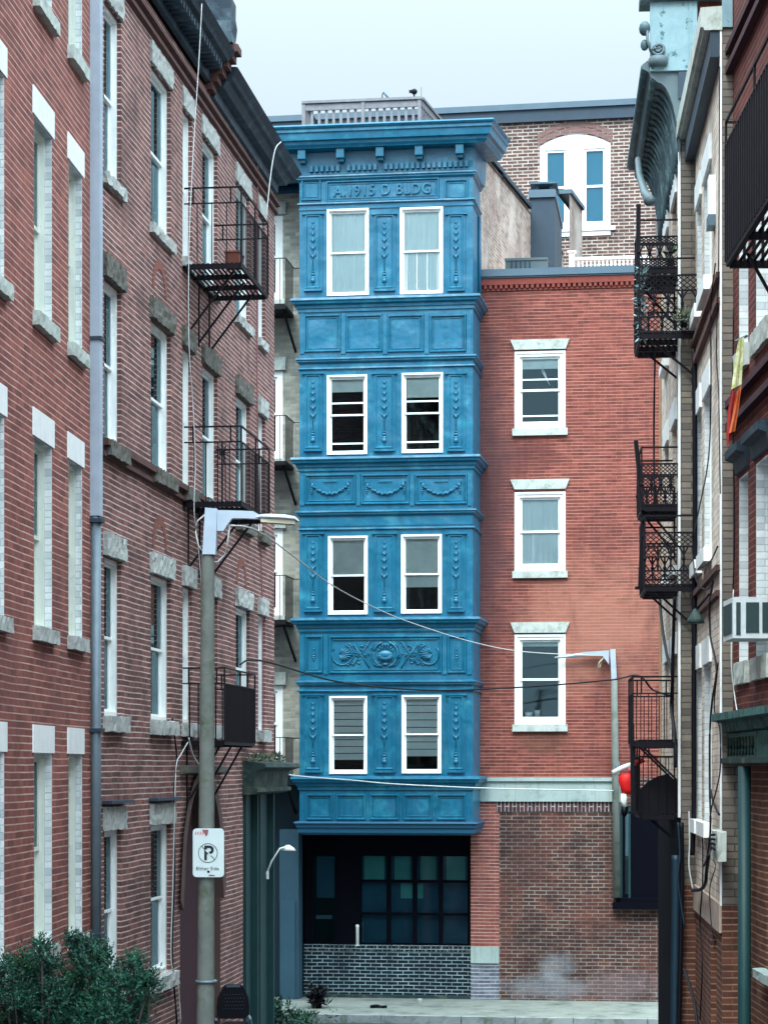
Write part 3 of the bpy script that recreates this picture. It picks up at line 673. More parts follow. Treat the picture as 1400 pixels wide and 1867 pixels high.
m = MB(); m.quad((UW0, .0, 0), (U(517), .0, 0), (U(517), .0, FA.z(515, 1418)), (UW0, .0, FA.z(515, 1418))); m.quad((U(517), 0, FA.z(535, 1512)), (U(552), 0, FA.z(535, 1512)), (U(552), 0, FA.z(515, 1418)), (U(517), 0, FA.z(515, 1418))); m.build('shop_wall', 'shop_dark', blue)
m = MB(); m.sweep([(UW0, -.001), (uL-.02, -.001)], [(0, FA.z(515, 1414)), (.3, FA.z(515, 1415)), (.3, FA.z(515, 1421)), (.12, FA.z(515, 1426)), (0, FA.z(515, 1432))]); m.build('shop_cornice', 'copper_grey', blue)
dark_backing(blue, uL-1.5, UW1, zB+.05, zT, .6)
# roof deck railing
dk = FA.thing('deck_railing', 'weathered grey wooden railing of the roof deck above the blue cornice', 'railing')
Od = -1.0
dz = lambda px, y: FA.z(px, y, Od)
q = MB(); zr = dz(660, 182.5); zl = TOP-.02
q.box(U(551, Od), U(770, Od), .93, 1.05, zr-.03, zr+.02); q.box(U(553, Od), U(768, Od), .97, 1.01, zr-.17, zr-.05)
q.build('top_rail', 'weathered_wood', dk)
q = MB(); q.box(U(553, Od), U(768, Od), .97, 1.01, zl+.08, zl+.18); q.build('bottom_rail', 'weathered_wood', dk)
for px in (551, 659, 762): q = MB(); q.box(U(px, Od), U(px+6, Od), .95, 1.04, zl, zr-.031); q.build('post', 'weathered_wood', dk)
q = MB()
for k in range(30):
    px = 566+k*13.2
    if px > 757: break
    q.box(U(px, Od), U(px+5, Od), 1.011, 1.035, zl+.05, zr-.08)
q.build('balusters', 'weathered_wood', dk)
q = MB(); e = Vector((U(768, Od), 1.0)); e2 = e+Vector((DX*2.4, DY*2.4)); d_ = (e2-e)
q.sweep([tuple(e), tuple(e2)], [(-.04, zr+.02), (.05, zr+.02), (.05, zr-.03), (-.04, zr-.03)])
q.sweep([tuple(e), tuple(e2)], [(-.02, zr-.05), (.02, zr-.05), (.02, zr-.17), (-.02, zr-.17)])
for k in range(14): p_ = e+d_*(k+.5)/14; q.box(p_.x-.015, p_.x+.015, p_.y-.03, p_.y+.03, zl, zr-.06)
q.build('side_railing', 'weathered_wood', dk)
q = MB(); e0 = Vector((U(554, Od), 1.)); 
q.sweep([(e0.x, e0.y+2.4), (e0.x, e0.y)], [(-.04, zr+.02), (.05, zr+.02), (.05, zr-.03), (-.04, zr-.03)])
for k in range(12): q.box(e0.x-.015, e0.x+.015, e0.y+.15+k*.19, e0.y+.2+k*.19, zl, zr-.05)
q.build('side_railing', 'weathered_wood', dk)
# bits on the deck
cm_ = FA.thing('roof_camera', 'small round dark camera on a stalk above the roof deck railing', 'camera')
b0 = FA.L(755, 181, Od); t0 = FA.L(755, 168, Od)
q = MB(); q.bar(b0, t0, .02); q.build('stalk', 'iron', cm_)
q = MB(); q.blob(t0.x+.0, t0.y, t0.z+.02, .065, .065, .06, 10, 6); q.box(t0.x-.1, t0.x-.03, t0.y-.03, t0.y+.03, t0.z, t0.z+.05); q.build('camera_head', 'black_plastic', cm_)
an = FA.thing('roof_antenna', 'thin upright rod antenna standing right of the roof camera', 'antenna')
q = MB(); q.bar(FA.L(768, 181, Od), FA.L(768, 158, Od), .008); q.build('rod', 'slate_metal', an)
q = MB(); q.blob(*FA.L(768, 181, Od), .03, .03, .03, 8, 4); q.build('foot', 'slate_metal', an)
an = FA.thing('bent_bracket', 'bent metal bracket shaped like a peak on the deck top rail', 'bracket')
q = MB(); q.tube([FA.L(697, 181, Od), FA.L(697, 172, Od), FA.L(699, 167, Od)], .015, 5); q.build('upright', 'slate_metal', an)
q = MB(); q.tube([FA.L(699, 167, Od), FA.L(704, 173, Od), FA.L(710, 180, Od)], .022, 5); q.build('slope', 'slate_metal', an)

# ================================================================ RED BUILDING right of the bay
red = FA.thing('brick_building', 'red brick building with three white sash windows right of the blue bay', 'building')
zr_ = lambda y, px=985: FA.z(px, y)
RW0, RW1 = U(871.5), U(1216); RT = zr_(506)
rwin = [(U(938), U(1031), zr_(y1), zr_(y0)) for y0, y1 in ((640, 781), (897, 1041), (1157, 1321))]
zband = (zr_(1462), zr_(1418)); lo = zband[0]
m = MB(); wall(m, RW0, RW1, zband[1], RT, rwin, rev=.07)
m.build('wall', 'brick_scarlet', red)
shop = (U(1131), U(1212), zr_(1640, 1170), zr_(1470, 1170))
m = MB(); wall(m, U(910), RW1, .0, zband[1]-.001, [(shop[0], shop[1], shop[2], shop[3])], y=.004, rev=.3); m.build('lower_wall', 'brick_umber', red)
m = MB(); wall(m, s1, U(910), zr_(1727, 885), zband[1]-.001, y=.0); m.quad((s1, 0, 0), (s1, .3, 0), (s1, .3, zband[1]), (s1, 0, zband[1])); m.quad((U(910), 0., 0), (U(910), 0., zband[1]), (U(910), .01, zband[1]), (U(910), .01, 0)); m.build('pier', 'brick_terracotta', red)
m = MB(); m.box(s1+.002, U(910)-.002, -.03, .1, zr_(1757, 885), zr_(1727, 885)); m.build('stone_block', 'stone_band', red)
m = MB(); m.quad((s1, 0., 0), (U(910), 0., 0), (U(910), 0., zr_(1727, 885)), (s1, 0., zr_(1727, 885))); m.build('pier_base', 'brick_grey', red)
m = MB(); m.box(RW0, U(1131), -.05, -.002, *zband); m.sweep([(RW0, -.05), (U(1131), -.05)], [(0, zband[1]), (.05, zband[1]), (.05, zband[1]-.07), (0, zband[1]-.09)]); m.build('stone_band', 'stone_band', red)
m = MB(); m.box(U(905), U(1131), -.012, .0, lo-.2, lo-.001); m.build('soldier_course', 'brick_soldier', red)
m = MB(); shell(m, RW0, RW1, 0, RT, 8, y=.01); m.build('side_wall', 'brick_scarlet', red)
m = MB(); m.sweep([(RW0, 0), (RW1+.05, 0)], [(-.3, RT+.17), (.12, RT+.17), (.12, RT+.03), (.09, RT+.02), (.09, RT-.0), (0, RT-.0)]); m.build('coping', 'slate_metal', red)
m = MB(); m.box(RW0, RW1, -.07, -.001, RT-.13, RT-.005); n = 36
for k in range(n): xk = RW0+(RW1-RW0)*(k+.2)/n; m.box(xk, xk+.055, -.065, -.001, RT-.20, RT-.131)
m.box(RW0, RW1, -.025, -.001, RT-.24, RT-.201); m.build('corbel_table', 'red_brick_plain', red)
for i, h in enumerate(rwin):
    wo = window(red, *h, rev=.0, fd=.11, fw=.10, sash=.045, cover=(.16, 1., .07)[i], cm=('blind_grey', 'curtain', 'blind_grey')[i], storm=(i == 0))
    yy = ((619, 637), (874, 892), (1135, 1154))[i]; a_, b_ = h[0]-.08, h[1]+.08; z0, z1 = zr_(yy[1]), zr_(yy[0])
    q = MB(); q.prism([(a_+.08, z0), (b_-.08, z0), (b_+.0, z1), (a_-.0, z1)], -.05, .02); q.build('lintel', 'limestone', wo)
    q = MB(); q.box(a_+.04, b_-.04, -.07, .05, h[2]-.14, h[2]-.003); q.build('sill', 'limestone', wo)
    q = MB(); q.ring(h[0]-.0, h[1]+.0, h[2]-.0, h[3]+.0, .045, -.02, -.001); q.build('casing', 'white_paint', wo)
    if i == 0:
        x0 = h[0]; q = MB(); q.add([FA.L(974, 650, -.16), FA.L(984, 650, -.16), FA.L(994, 680, -.2), FA.L(1003, 704, -.2), FA.L(990, 682, -.2)], [(0, 1, 2, 3, 4)]); q.build('loose_cloth', 'curtain', wo)
    if i == 1:
        q = MB(); q.box(h[0]+.1, h[1]-.1, .19, .2, (h[2]+h[3])/2-.1, h[3]-.1); q.build('lace_blind', 'curtain', wo)
    if i == 2:
        q = MB(); q.lathe([(.05, h[2]+.16), (.055, h[2]+.28)], FA.U(978), .2, 10); q.lathe([(.07, h[2]+.16), (.075, h[2]+.24)], FA.U(962), .22, 10); q.build('window_jars', 'curtain', wo)
dark_backing(red, RW0+.05, RW1-.1, 1, RT-.2, 1.2)
# shop window at the right end
so_ = MB(); a_, b_, e_, f_ = shop
so_.ring(a_, b_, e_, f_, .09, .05, .16); so_.box(U(1146), U(1150.5), .06, .15, e_+.09, f_-.09)
so = so_.build('shop_window', 'shop_black', red)
q = MB(); q.box(a_-.0, a_+.035, .02, .049, e_, f_); q.box(U(1145.5), U(1149.5), .02, .049, e_, f_); q.build('green_posts', 'green_paint', so)
q = MB(); q.box(a_+.09, b_-.09, .1, .106, e_+.09, f_-.09); q.build('pane', 'glass_dark', so)
q = MB(); q.box(U(1132), U(1146), .13, .14, FA.z(1140, 1562), f_-.1); q.build('curtain', 'curtain', so)
q = MB(); q.box(U(1150.6), b_-.0, .01, .045, e_, f_); q.build('shutter', 'shop_black', so)
q = MB(); q.box(U(1117), U(1214), -.2, .05, FA.z(1170, 1658), FA.z(1170, 1646)); q.box(U(1124), U(1214), -.12, .05, FA.z(1170, 1645.8), FA.z(1170, 1638)); q.build('sill', 'shop_black', so)
q = MB(); q.box(U(1118), U(1130.5), -.1, -.003, FA.z(1124, 1638), lo-.0); q.build('corner_post', 'green_paint', so)
# ================================================================ roofs behind
back = FA.thing('brick_building', 'brown brick building behind the rooftops with a tall arched double window', 'building')
FB = Frame(1040, 57, R(-9.5)); back.location = (FB.o.x, FB.o.y, 0); back.rotation_euler = (0, 0, FB.rz)
UB = FB.U; zB_ = FB.z
bw = (UB(984), UB(1113), zB_(1050, 415), zB_(1050, 243))
hole = (bw[0], bw[1], bw[2], bw[3])
m = MB(); wall(m, UB(480), UB(1195), 6, zB_(1000, 222), [hole], rev=.12); 
# spandrels above the segmental arch
n = 12; rise = (zB_(1050, 243)-zB_(1050, 262)); mid = (bw[0]+bw[1])/2; hwid = (bw[1]-bw[0])/2
archz = lambda x: bw[3]-rise*((x-mid)/hwid)**2
for i in range(n):
    xa, xb = bw[0]+2*hwid*i/n, bw[0]+2*hwid*(i+1)/n
    m.quad((xa, 0, archz(xa)), (xb, 0, archz(xb)), (xb, 0, bw[3]+.001), (xa, 0, bw[3]+.001)); m.quad((xa, 0, archz(xa)), (xa, .12, archz(xa)), (xb, .12, archz(xb)), (xb, 0, archz(xb)))
m.build('wall', 'brick_back', back)
m = MB(); shell(m, UB(480), UB(1195), 6, zB_(1000, 222), 6, y=.01); m.build('side_wall', 'brick_back', back)
m = MB(); zt_ = zB_(1000, 222); m.box(UB(478), UB(1197), -.12, .3, zt_, zt_+.30); m.build('parapet', 'slate_dark', back)
m = MB(); m.box(UB(478), UB(1197), -.18, .36, zt_+.301, zt_+.45); m.build('coping', 'slate_metal', back)
m = MB()
for ring_ in range(2):
    nn = 30
    for i in range(nn):
        xa = mid-hwid*1.06+2*hwid*1.06*(i+.08)/nn; xb = mid-hwid*1.06+2*hwid*1.06*(i+.92)/nn; o_ = .02+ring_*.16
        m.prism([(xa, archz(xa)+o_), (xb, archz(xb)+o_), (xb, archz(xb)+o_+.14), (xa, archz(xa)+o_+.14)], -.012, .0)
m.build('arch', 'arch_brick', back)
m = MB()
m.prism([(bw[0], bw[2])]+[(bw[0]+.13, bw[2]), (bw[0]+.13, bw[3]-rise-.12), (bw[0], bw[3]-rise-.12)], .02, .12)
m.prism([(bw[1]-.13, bw[2]), (bw[1], bw[2]), (bw[1], bw[3]-rise-.12), (bw[1]-.13, bw[3]-rise-.12)], .02, .12)
m.prism([(mid-.22, bw[2]+.1), (mid+.22, bw[2]+.1), (mid+.22, bw[3]-rise-.12), (mid-.22, bw[3]-rise-.12)], .02, .12)
pts = [(bw[0]+2*hwid*i/n, archz(bw[0]+2*hwid*i/n)-.004) for i in range(n+1)]
m.prism([(bw[0], bw[3]-rise-.119), (bw[1], bw[3]-rise-.119)]+pts[::-1], .02, .12)
m.box(bw[0]+.13, bw[1]-.13, .02, .12, bw[2], bw[2]+.1)
wo = m.build('window', 'white_paint', back)
for (xa, xb) in ((bw[0]+.13, mid-.22), (mid+.22, bw[1]-.13)):
    q = MB(); zc0, zc1 = bw[2]+.1, bw[3]-rise-.12; zm = (zc0+zc1)/2
    q.ring(xa, xb, zc0, zc1, .06, .05, .1); q.box(xa+.06, xb-.06, .055, .095, zm-.03, zm+.03); q.build('sash', 'white_paint', wo)
    q = MB(); q.box(xa+.06, xb-.06, .07, .075, zc0+.06, zc1-.06); q.build('pane', 'glass', wo)
    q = MB(); q.box(xa, xb, .14, .15, zc0, zc1); q.build('blind', 'blind_blue', wo)
q = MB(); q.box(bw[0]+.0, bw[1]+.12, -.1, .05, bw[2]-.1, bw[2]-.003); q.box(bw[0]+.2, bw[1]-.0, -.06, .05, bw[2]-.22, bw[2]-.101); q.build('sill', 'white_paint', wo)
# chimney stack and wall stub
ch = FA.thing('chimney', 'dark metal clad chimney with a mushroom cap rising above the red brick roof', 'chimney')
Oc = -5.2; zc_ = lambda px, y: FA.z(px, y, Oc)
q = MB(); q.box(U(967, Oc), U(1011, Oc), -Oc, -Oc+2.9, RT-.4, zc_(988, 360)); q.build('shaft', 'slate_dark', ch)
q = MB(); q.box(U(964, Oc), U(1013, Oc), -Oc-.06, -Oc+2.96, zc_(988, 360)+.001, zc_(988, 346)); q.build('collar', 'slate_metal', ch)
q = MB(); cxx = U(990, Oc); zc0 = zc_(988, 346); q.box(cxx-.2, cxx-.12, -Oc+.3, -Oc+.38, zc0, zc0+.17); q.box(cxx+.12, cxx+.2, -Oc+.3, -Oc+.38, zc0, zc0+.17); q.lathe([(.13, zc0), (.12, zc0+.16)], cxx, -Oc+.6, 12)
q.build('flue', 'slate_metal', ch)
q = MB(); q.box(cxx-.3, cxx+.3, -Oc+.1, -Oc+1.1, zc0+.17, zc0+.2); q.prism([(cxx-.26, zc0+.2), (cxx+.26, zc0+.2), (cxx+.1, zc0+.24), (cxx-.1, zc0+.24)], -Oc+.2, -Oc+1.0); q.build('cap', 'slate_metal', ch)
st = FA.thing('party_wall', 'short whitewashed brick wall stub behind the dark chimney', 'wall')
q = MB(); l0, l1 = 9.95, 11.7; zs0, zs1 = 18.3, 18.35
q.add([(UW1+DX*l0, DY*l0, RT-.5), (UW1+DX*l1, DY*l1, RT-.5), (UW1+DX*l1, DY*l1, zs1), (UW1+DX*l0, DY*l0, zs1)], [(0, 1, 2, 3)])
q.add([(UW1+DX*l1, DY*l1, RT-.5), (UW1+DX*l1-.3, DY*l1, RT-.5), (UW1+DX*l1-.3, DY*l1, zs1), (UW1+DX*l1, DY*l1, zs1)], [(0, 1, 2, 3)]); q.build('masonry', 'brick_tan', st)
q = MB(); q.sweep([(UW1+DX*l0, DY*l0), (UW1+DX*l1, DY*l1)], [(-.3, zs1), (-.3, zs1+.1), (.06, zs1+.1), (.06, zs1)]); q.build('coping', 'slate_metal', st)
# roof air conditioner
ac = FA.thing('condenser_unit', 'pale grey air conditioner condenser on the flat roof of the red building', 'air conditioner')
Oa = -.9; a_, b_ = U(921, Oa), U(997, Oa); z1 = FA.z(950, 470, Oa); z0 = RT
q = MB(); q.box(a_, b_, .9, 1.25, z0, z1-.05); q.box(a_-.01, b_+.01, .88, 1.27, z1-.049, z1); q.build('case', 'copper_grey', ac)
q = MB()
for k in range(5): q.box(a_+.12+k*.09, a_+.145+k*.09, .87, .895, z0+.02, z1-.06)
for k in range(7): q.box(a_+.55, b_-.04, .88, .898, z0+.03+k*.045, z0+.045+k*.045)
q.build('grille', 'iron_blue', ac)
fn = FA.thing('roof_fence', 'white balustrade fence on the roof right of the condenser', 'fence')
Of = -3.2; x0, x1 = U(1046, Of), U(1185, Of); z1 = FA.z(1100, 470, Of)
q = MB(); q.box(x0, x1, 3.17, 3.25, z1-.03, z1+.03); q.box(x0, x1, 3.19, 3.23, z1-.28, z1-.24); q.build('top_rail', 'white_paint', fn)
q = MB(); q.box(x0-.1, x0+.02, 3.13, 3.27, RT-.4, z1+.12); q.box(x0-.13, x0+.05, 3.1, 3.3, z1+.12, z1+.16); q.build('post', 'white_paint', fn)
q = MB()
for k in range(18): q.box(x0+.08+k*.085, x0+.12+k*.085, 3.2, 3.22, RT-.4, z1-.03)
q.build('pickets', 'white_paint', fn)

# ================================================================ LEFT ROW
FLA = Frame(165, 24.1, R(90-3.93)); FLB = Frame(183, 24.8, R(90-6.95))
A = FLA.thing('brick_building', 'terracotta brick row house with flat white lintels at the left edge', 'building')
ua = lambda px: FLA.U(px)
colsA = [(ua(8)-.85, ua(8)), (ua(62), ua(95)), (ua(125), ua(150))]
rowsA = [(11.98, 13.9), (8.95, 10.82), (5.95, 7.76), (2.86, 4.74)]
hA = [(a_, b_, e_, f_) for a_, b_ in colsA for e_, f_ in rowsA]
m = MB(); wall(m, -12, .0, -.1, 15.6, hA, rev=.17); m.build('wall', 'brick_terracotta', A)
m = MB(); shell(m, -12, 0, -.1, 15.6, 8, y=.01); m.build('side_wall', 'brick_terracotta', A)
for i, h in enumerate(hA):
    wo = window(A, *h, rev=.07, fd=.11, fw=.045, fm='cream_paint', jamb='brick_white', cover=(.5, .3, 1., .6, .0, .75)[i % 6], cm=('blind_grey', 'curtain')[i % 2])
    q = MB(); q.box(h[0]-.07, h[1]+.07, -.012, .04, h[3]+.002, h[3]+.27); q.build('lintel', 'white_paint', wo)
    q = MB(); q.rough(h[0]-.06, h[1]+.07, -.07, .03, h[2]-.14, h[2]-.003, .005, .07, i); q.build('sill', 'limestone' if i % 4 < 2 else 'granite', wo)
dark_backing(A, -11.9, -.1, 0, 15.4, .8)
q = MB(); q.tube([FLB.L(175, 1690, .12)+Vector((.0, 0, 0)), (FLB.L(175, 1690, .12).x, FLB.L(175, 1690, .12).y, 16)], .048, 12)
dp = thing('downspout', 'long pale metal drainpipe running down the joint between the two left brick houses', 'drainpipe', FLB.world(0, 0, 0), FLB.rz)
dp.location = (FLB.o.x, FLB.o.y, 0)
dpl = FLB.L(175, 900, .12)
q = MB(); q.box(dpl.x-.06, dpl.x+.055, -.18, -.06, 7.3, 16); q.box(dpl.x-.035, dpl.x-.015, -.19, -.18, 7.3, 16); q.build('upper_pipe', 'galvanised', dp)
q = MB(); q.tube([(dpl.x, -.12, 2.2), (dpl.x, -.12, 7.3)], .055, 12); q.build('lower_pipe', 'galvanised_dull', dp)
for z in (9.2, 7.25, 5.0, 2.8): q = MB(); q.box(dpl.x-.08, dpl.x+.07, -.2, -.0, z-.02, z+.02); q.build('strap', 'slate_dark', dp)
q = MB(); q.lathe([(.055, 2.2), (.075, 2.22), (.075, 2.3), (.055, 2.32)], dpl.x, -.12, 12); q.build('collar', 'slate_metal', dp)
q = MB(); q.tube([(dpl.x, -.12, -.05), (dpl.x, -.12, 2.2)], .06, 10); q.build('foot_pipe', 'slate_metal', dp)

B = FLB.thing('brick_building', 'plum brick corner house with rough granite lintels and dark cornice on the left', 'building')
ub = lambda px: FLB.U(px)
UE = ub(500)
colsB = [(ub(190), ub(221)), (ub(275), ub(311)), (ub(333), ub(350)), (ub(369), ub(396)), (ub(430), ub(455)), (ub(471), ub(483))]
rowsB = [(11.22, 13.16), (8.25, 10.06), (5.18, 6.96), (2.04, 3.9)]
hB = []
for ci, (a_, b_) in enumerate(colsB):
    for ri, (e_, f_) in enumerate(rowsB):
        if ri == 3 and ci > 1: continue
        hB.append((a_, b_, e_, f_, ci, ri))
ar0, ar1 = ub(328), ub(402); arz = FLB.z(365, 1420); arr = (ar1-ar0)/2
holesB = [h[:4] for h in hB]+[(ar0, ar1, -.1, arz-.0)]
US = ub(443)
SZ = FLB.z(443, 1392)
holesB.append((US, UE, -.1, SZ))
m = MB(); wall(m, 0., UE, -.1, 13.85, holesB, rev=.17)
n = 16; am = (ar0+ar1)/2; azf = lambda x: (arz-arr*1.25)+arr*1.25*math.sqrt(max(0, 1-((x-am)/arr)**2))
for i in range(n):
    xa, xb = ar0+2*arr*i/n, ar0+2*arr*(i+1)/n
    m.quad((xa, 0, azf(xa)), (xb, 0, azf(xb)), (xb, 0, arz+.001), (xa, 0, arz+.001))
m.build('wall', 'brick_plum', B)
m = MB()
for i in range(n):
    xa, xb = ar0+2*arr*i/n, ar0+2*arr*(i+1)/n
    m.quad((xa, 0.002, azf(xa)-.002), (xa, .3, azf(xa)-.002), (xb, .3, azf(xb)-.002), (xb, 0.002, azf(xb)-.002))
m.build('arch_soffit', 'dark_plaster', B)
m = MB(); shell(m, 0, UE, -.1, 13.85, 8, y=.01); m.build('side_wall', 'brick_plum', B)
m = MB(); zsp_ = arz-arr*1.25; m.box(ar1-.012, ar1-.003, .002, .3, -.1, zsp_); m.box(ar0+.003, ar0+.012, .002, .3, -.1, zsp_); m.quad((ar0, .3, -.1), (ar1, .3, -.1), (ar1, .3, arz), (ar0, .3, arz)); m.build('door_recess', 'dark_plaster', B)
m = MB()
for i in range(n):
    xa, xb = ar0+2*arr*i/n, ar0+2*arr*(i+1)/n; k = 1.28
    X = lambda x, s_: am+(x-am)*s_
    m.add([(X(xa, 1.0), -.05, azf(xa)), (X(xb, 1.0), -.05, azf(xb)), (X(xb, 1.14), -.05, azf(xb)+.14), (X(xa, 1.14), -.05, azf(xa)+.14)], [(0, 1, 2, 3)])
    m.add([(X(xa, 1.0), -.05, azf(xa)), (X(xa, 1.0), .0, azf(xa)), (X(xb, 1.0), .0, azf(xb)), (X(xb, 1.0), -.05, azf(xb))], [(0, 1, 2, 3)])
m.build('arch', 'dark_plaster', B)
q = MB(); q.prism([(ar0+.12, -.1), (ar1-.12, -.1)]+[(am+(arr-.12)*math.cos(math.pi*k/12), arz-arr*1.25-.35+(arr-.12)*1.2*math.sin(math.pi*k/12)) for k in range(13)], .24, .29); q.build('door', 'dark_brick_reveal', B)
q = MB(); q.sweep([(ar0, -.001), (ar1, -.001)], [(0, arz+.18), (.1, arz+.16), (.1, arz+.08), (0, arz+.05)]); q.build('arch_hood', 'granite_mossy', B)
for h in hB:
    a_, b_, e_, f_, ci, ri = h
    wo = window(B, a_, b_, e_, f_, rev=.05, fd=.1, fw=.05, sash=.035, cover=(.5, .35, .5, .8, .48, .6, .2)[(ci*3+ri*2) % 7], cm=('blind_grey', 'curtain')[(ci+ri) % 2])
    lm = 'granite' if ri in (0, 2) or ci == 5 else ('granite_mossy' if ri == 1 else 'granite')
    q = MB(); q.rough(a_-.06, b_+.07, -.055 if ri else -.03, .02, f_+.002, f_+.26, .009, .06, ci*10+ri); q.build('lintel', lm, wo)
    q = MB(); q.rough(a_-.06, b_+.07, -.10 if ri != 0 else -.06, .03, e_-.18 if ri else e_-.13, e_-.003, .010, .06, ci*11+ri+3); q.build('sill', 'granite' if ri != 1 else 'granite_mossy', wo)
dark_backing(B, .1, UE-.1, 0, 13.7, .8)
# ledge over ground floor lintels
for ci in (0, 1):
    a_, b_ = colsB[ci]; q = MB(); q.box(a_-.12, b_+.14, -.12, .0, 4.195, 4.23); q.build('drip_ledge', 'slate_dark', B)
# brick mouldings and belt
q = MB(); q.sweep([(0, -.001), (UE+.1, -.001)], [(0, 13.48), (.05, 13.50), (.05, 13.55), (.02, 13.56), (.02, 13.6), (.08, 13.62), (.08, 13.67), (0, 13.68)][::-1]); q.build('string_course', 'brick_mould', B)
q = MB(); q.sweep([(0, -.001), (ub(385), -.001)], [(0, 8.04), (.05, 8.05), (.05, 8.10), (.03, 8.11), (.03, 8.16), (.09, 8.17), (.09, 8.24), (0, 8.25)][::-1]); q.build('string_course', 'brick_mould', B)
# round-headed relieving arches in the brick
for (px, pz, rr) in ((291, 7.3, .42), (291, 10.45, .42), (440, 7.3, .42), (385, 7.3, .35)):
    q = MB(); xc = ub(px); nn = 14
    for i in range(nn):
        t0_, t1_ = math.pi*i/nn, math.pi*(i+1)/nn
        q.add([(xc+rr*math.cos(t0_), -.006, pz+rr*math.sin(t0_)), (xc+(rr-.12)*math.cos(t0_), -.006, pz+(rr-.12)*math.sin(t0_)), (xc+(rr-.12)*math.cos(t1_), -.006, pz+(rr-.12)*math.sin(t1_)), (xc+rr*math.cos(t1_), -.006, pz+rr*math.sin(t1_))], [(0, 1, 2, 3)])
    q.build('relieving_arch', 'relief_brick', B)
# cornices
ubk = ub(378)
prof = lambda z, p: [(-.2, z+p*.9), (p-.04, z+p*.92), (p, z+p*.9), (p+.02, z+p*.82), (p-.02, z+p*.7), (p-.05, z+p*.62), (p-.08, z+p*.5), (p-.14, z+p*.45), (p-.2, z+p*.2), (.06, z+.05), (.05, z-.08), (.0, z-.1)]
q = MB(); q.sweep([(0, 0), (ubk-.05, 0)], prof(14.03, .38)); q.build('cornice', 'dark_cornice', B)
q = MB(); q.sweep([(ubk+.25, 0), (UE+.0, 0), (UE, .8)], prof(13.9, .37)); q.build('cornice', 'dark_cornice', B)
q = MB()
for k in range(34): xk = .2+k*.16; q.box(xk, xk+.06, -.28, -.07, 14.02, 14.1) if xk < ubk-.15 else None
q.build('dentils', 'dark_cornice', B)
q = MB()
for i in range(6): q.box(ubk-.04, ubk+.24, -.08-i*.07, .2, 13.86+i*.1, 13.86+i*.1+.098)
q.build('corbelled_pier', 'brick_mould', B)
q = MB(); q.rough(ubk-.1, ubk+.35, -.35, .4, 14.47, 15.1, .02, .15, 4); q.build('chimney', 'dark_cornice', B)
m = MB(); m.quad((0, -.2, 14.4), (UE, -.2, 14.3), (UE, 8, 14.3), (0, 8, 14.4)); m.build('roof', 'slate_dark', B)
# corner shopfront, green
gs = MB(); off = .0
gs.box(US, UE+.3, .06, .2, -.1, SZ-.4)
for px in (445, 466, 471, 495): gs.box(ub(px)-.04, ub(px)+.05, -.04, .061, -.1, SZ-.42)
gs.quad((UE+.3, .2, -.1), (UE+.3, .2, SZ-.4), (UE+.3, 3, SZ-.4), (UE+.3, 3, -.1))
go_ = gs.build('shopfront', 'green_paint', B)
q = MB(); q.sweep([(US-.05, 0.), (UE+.1, 0.), (UE+.1, .6)], [(-.1, SZ+.05), (.34, SZ+.0), (.36, SZ-.06), (.25, SZ-.10), (.2, SZ-.12), (.16, SZ-.36), (.22, SZ-.38), (.22, SZ-.43), (.1, SZ-.47), (.0, SZ-.48)]); q.build('shop_cornice', 'green_cornice', B)
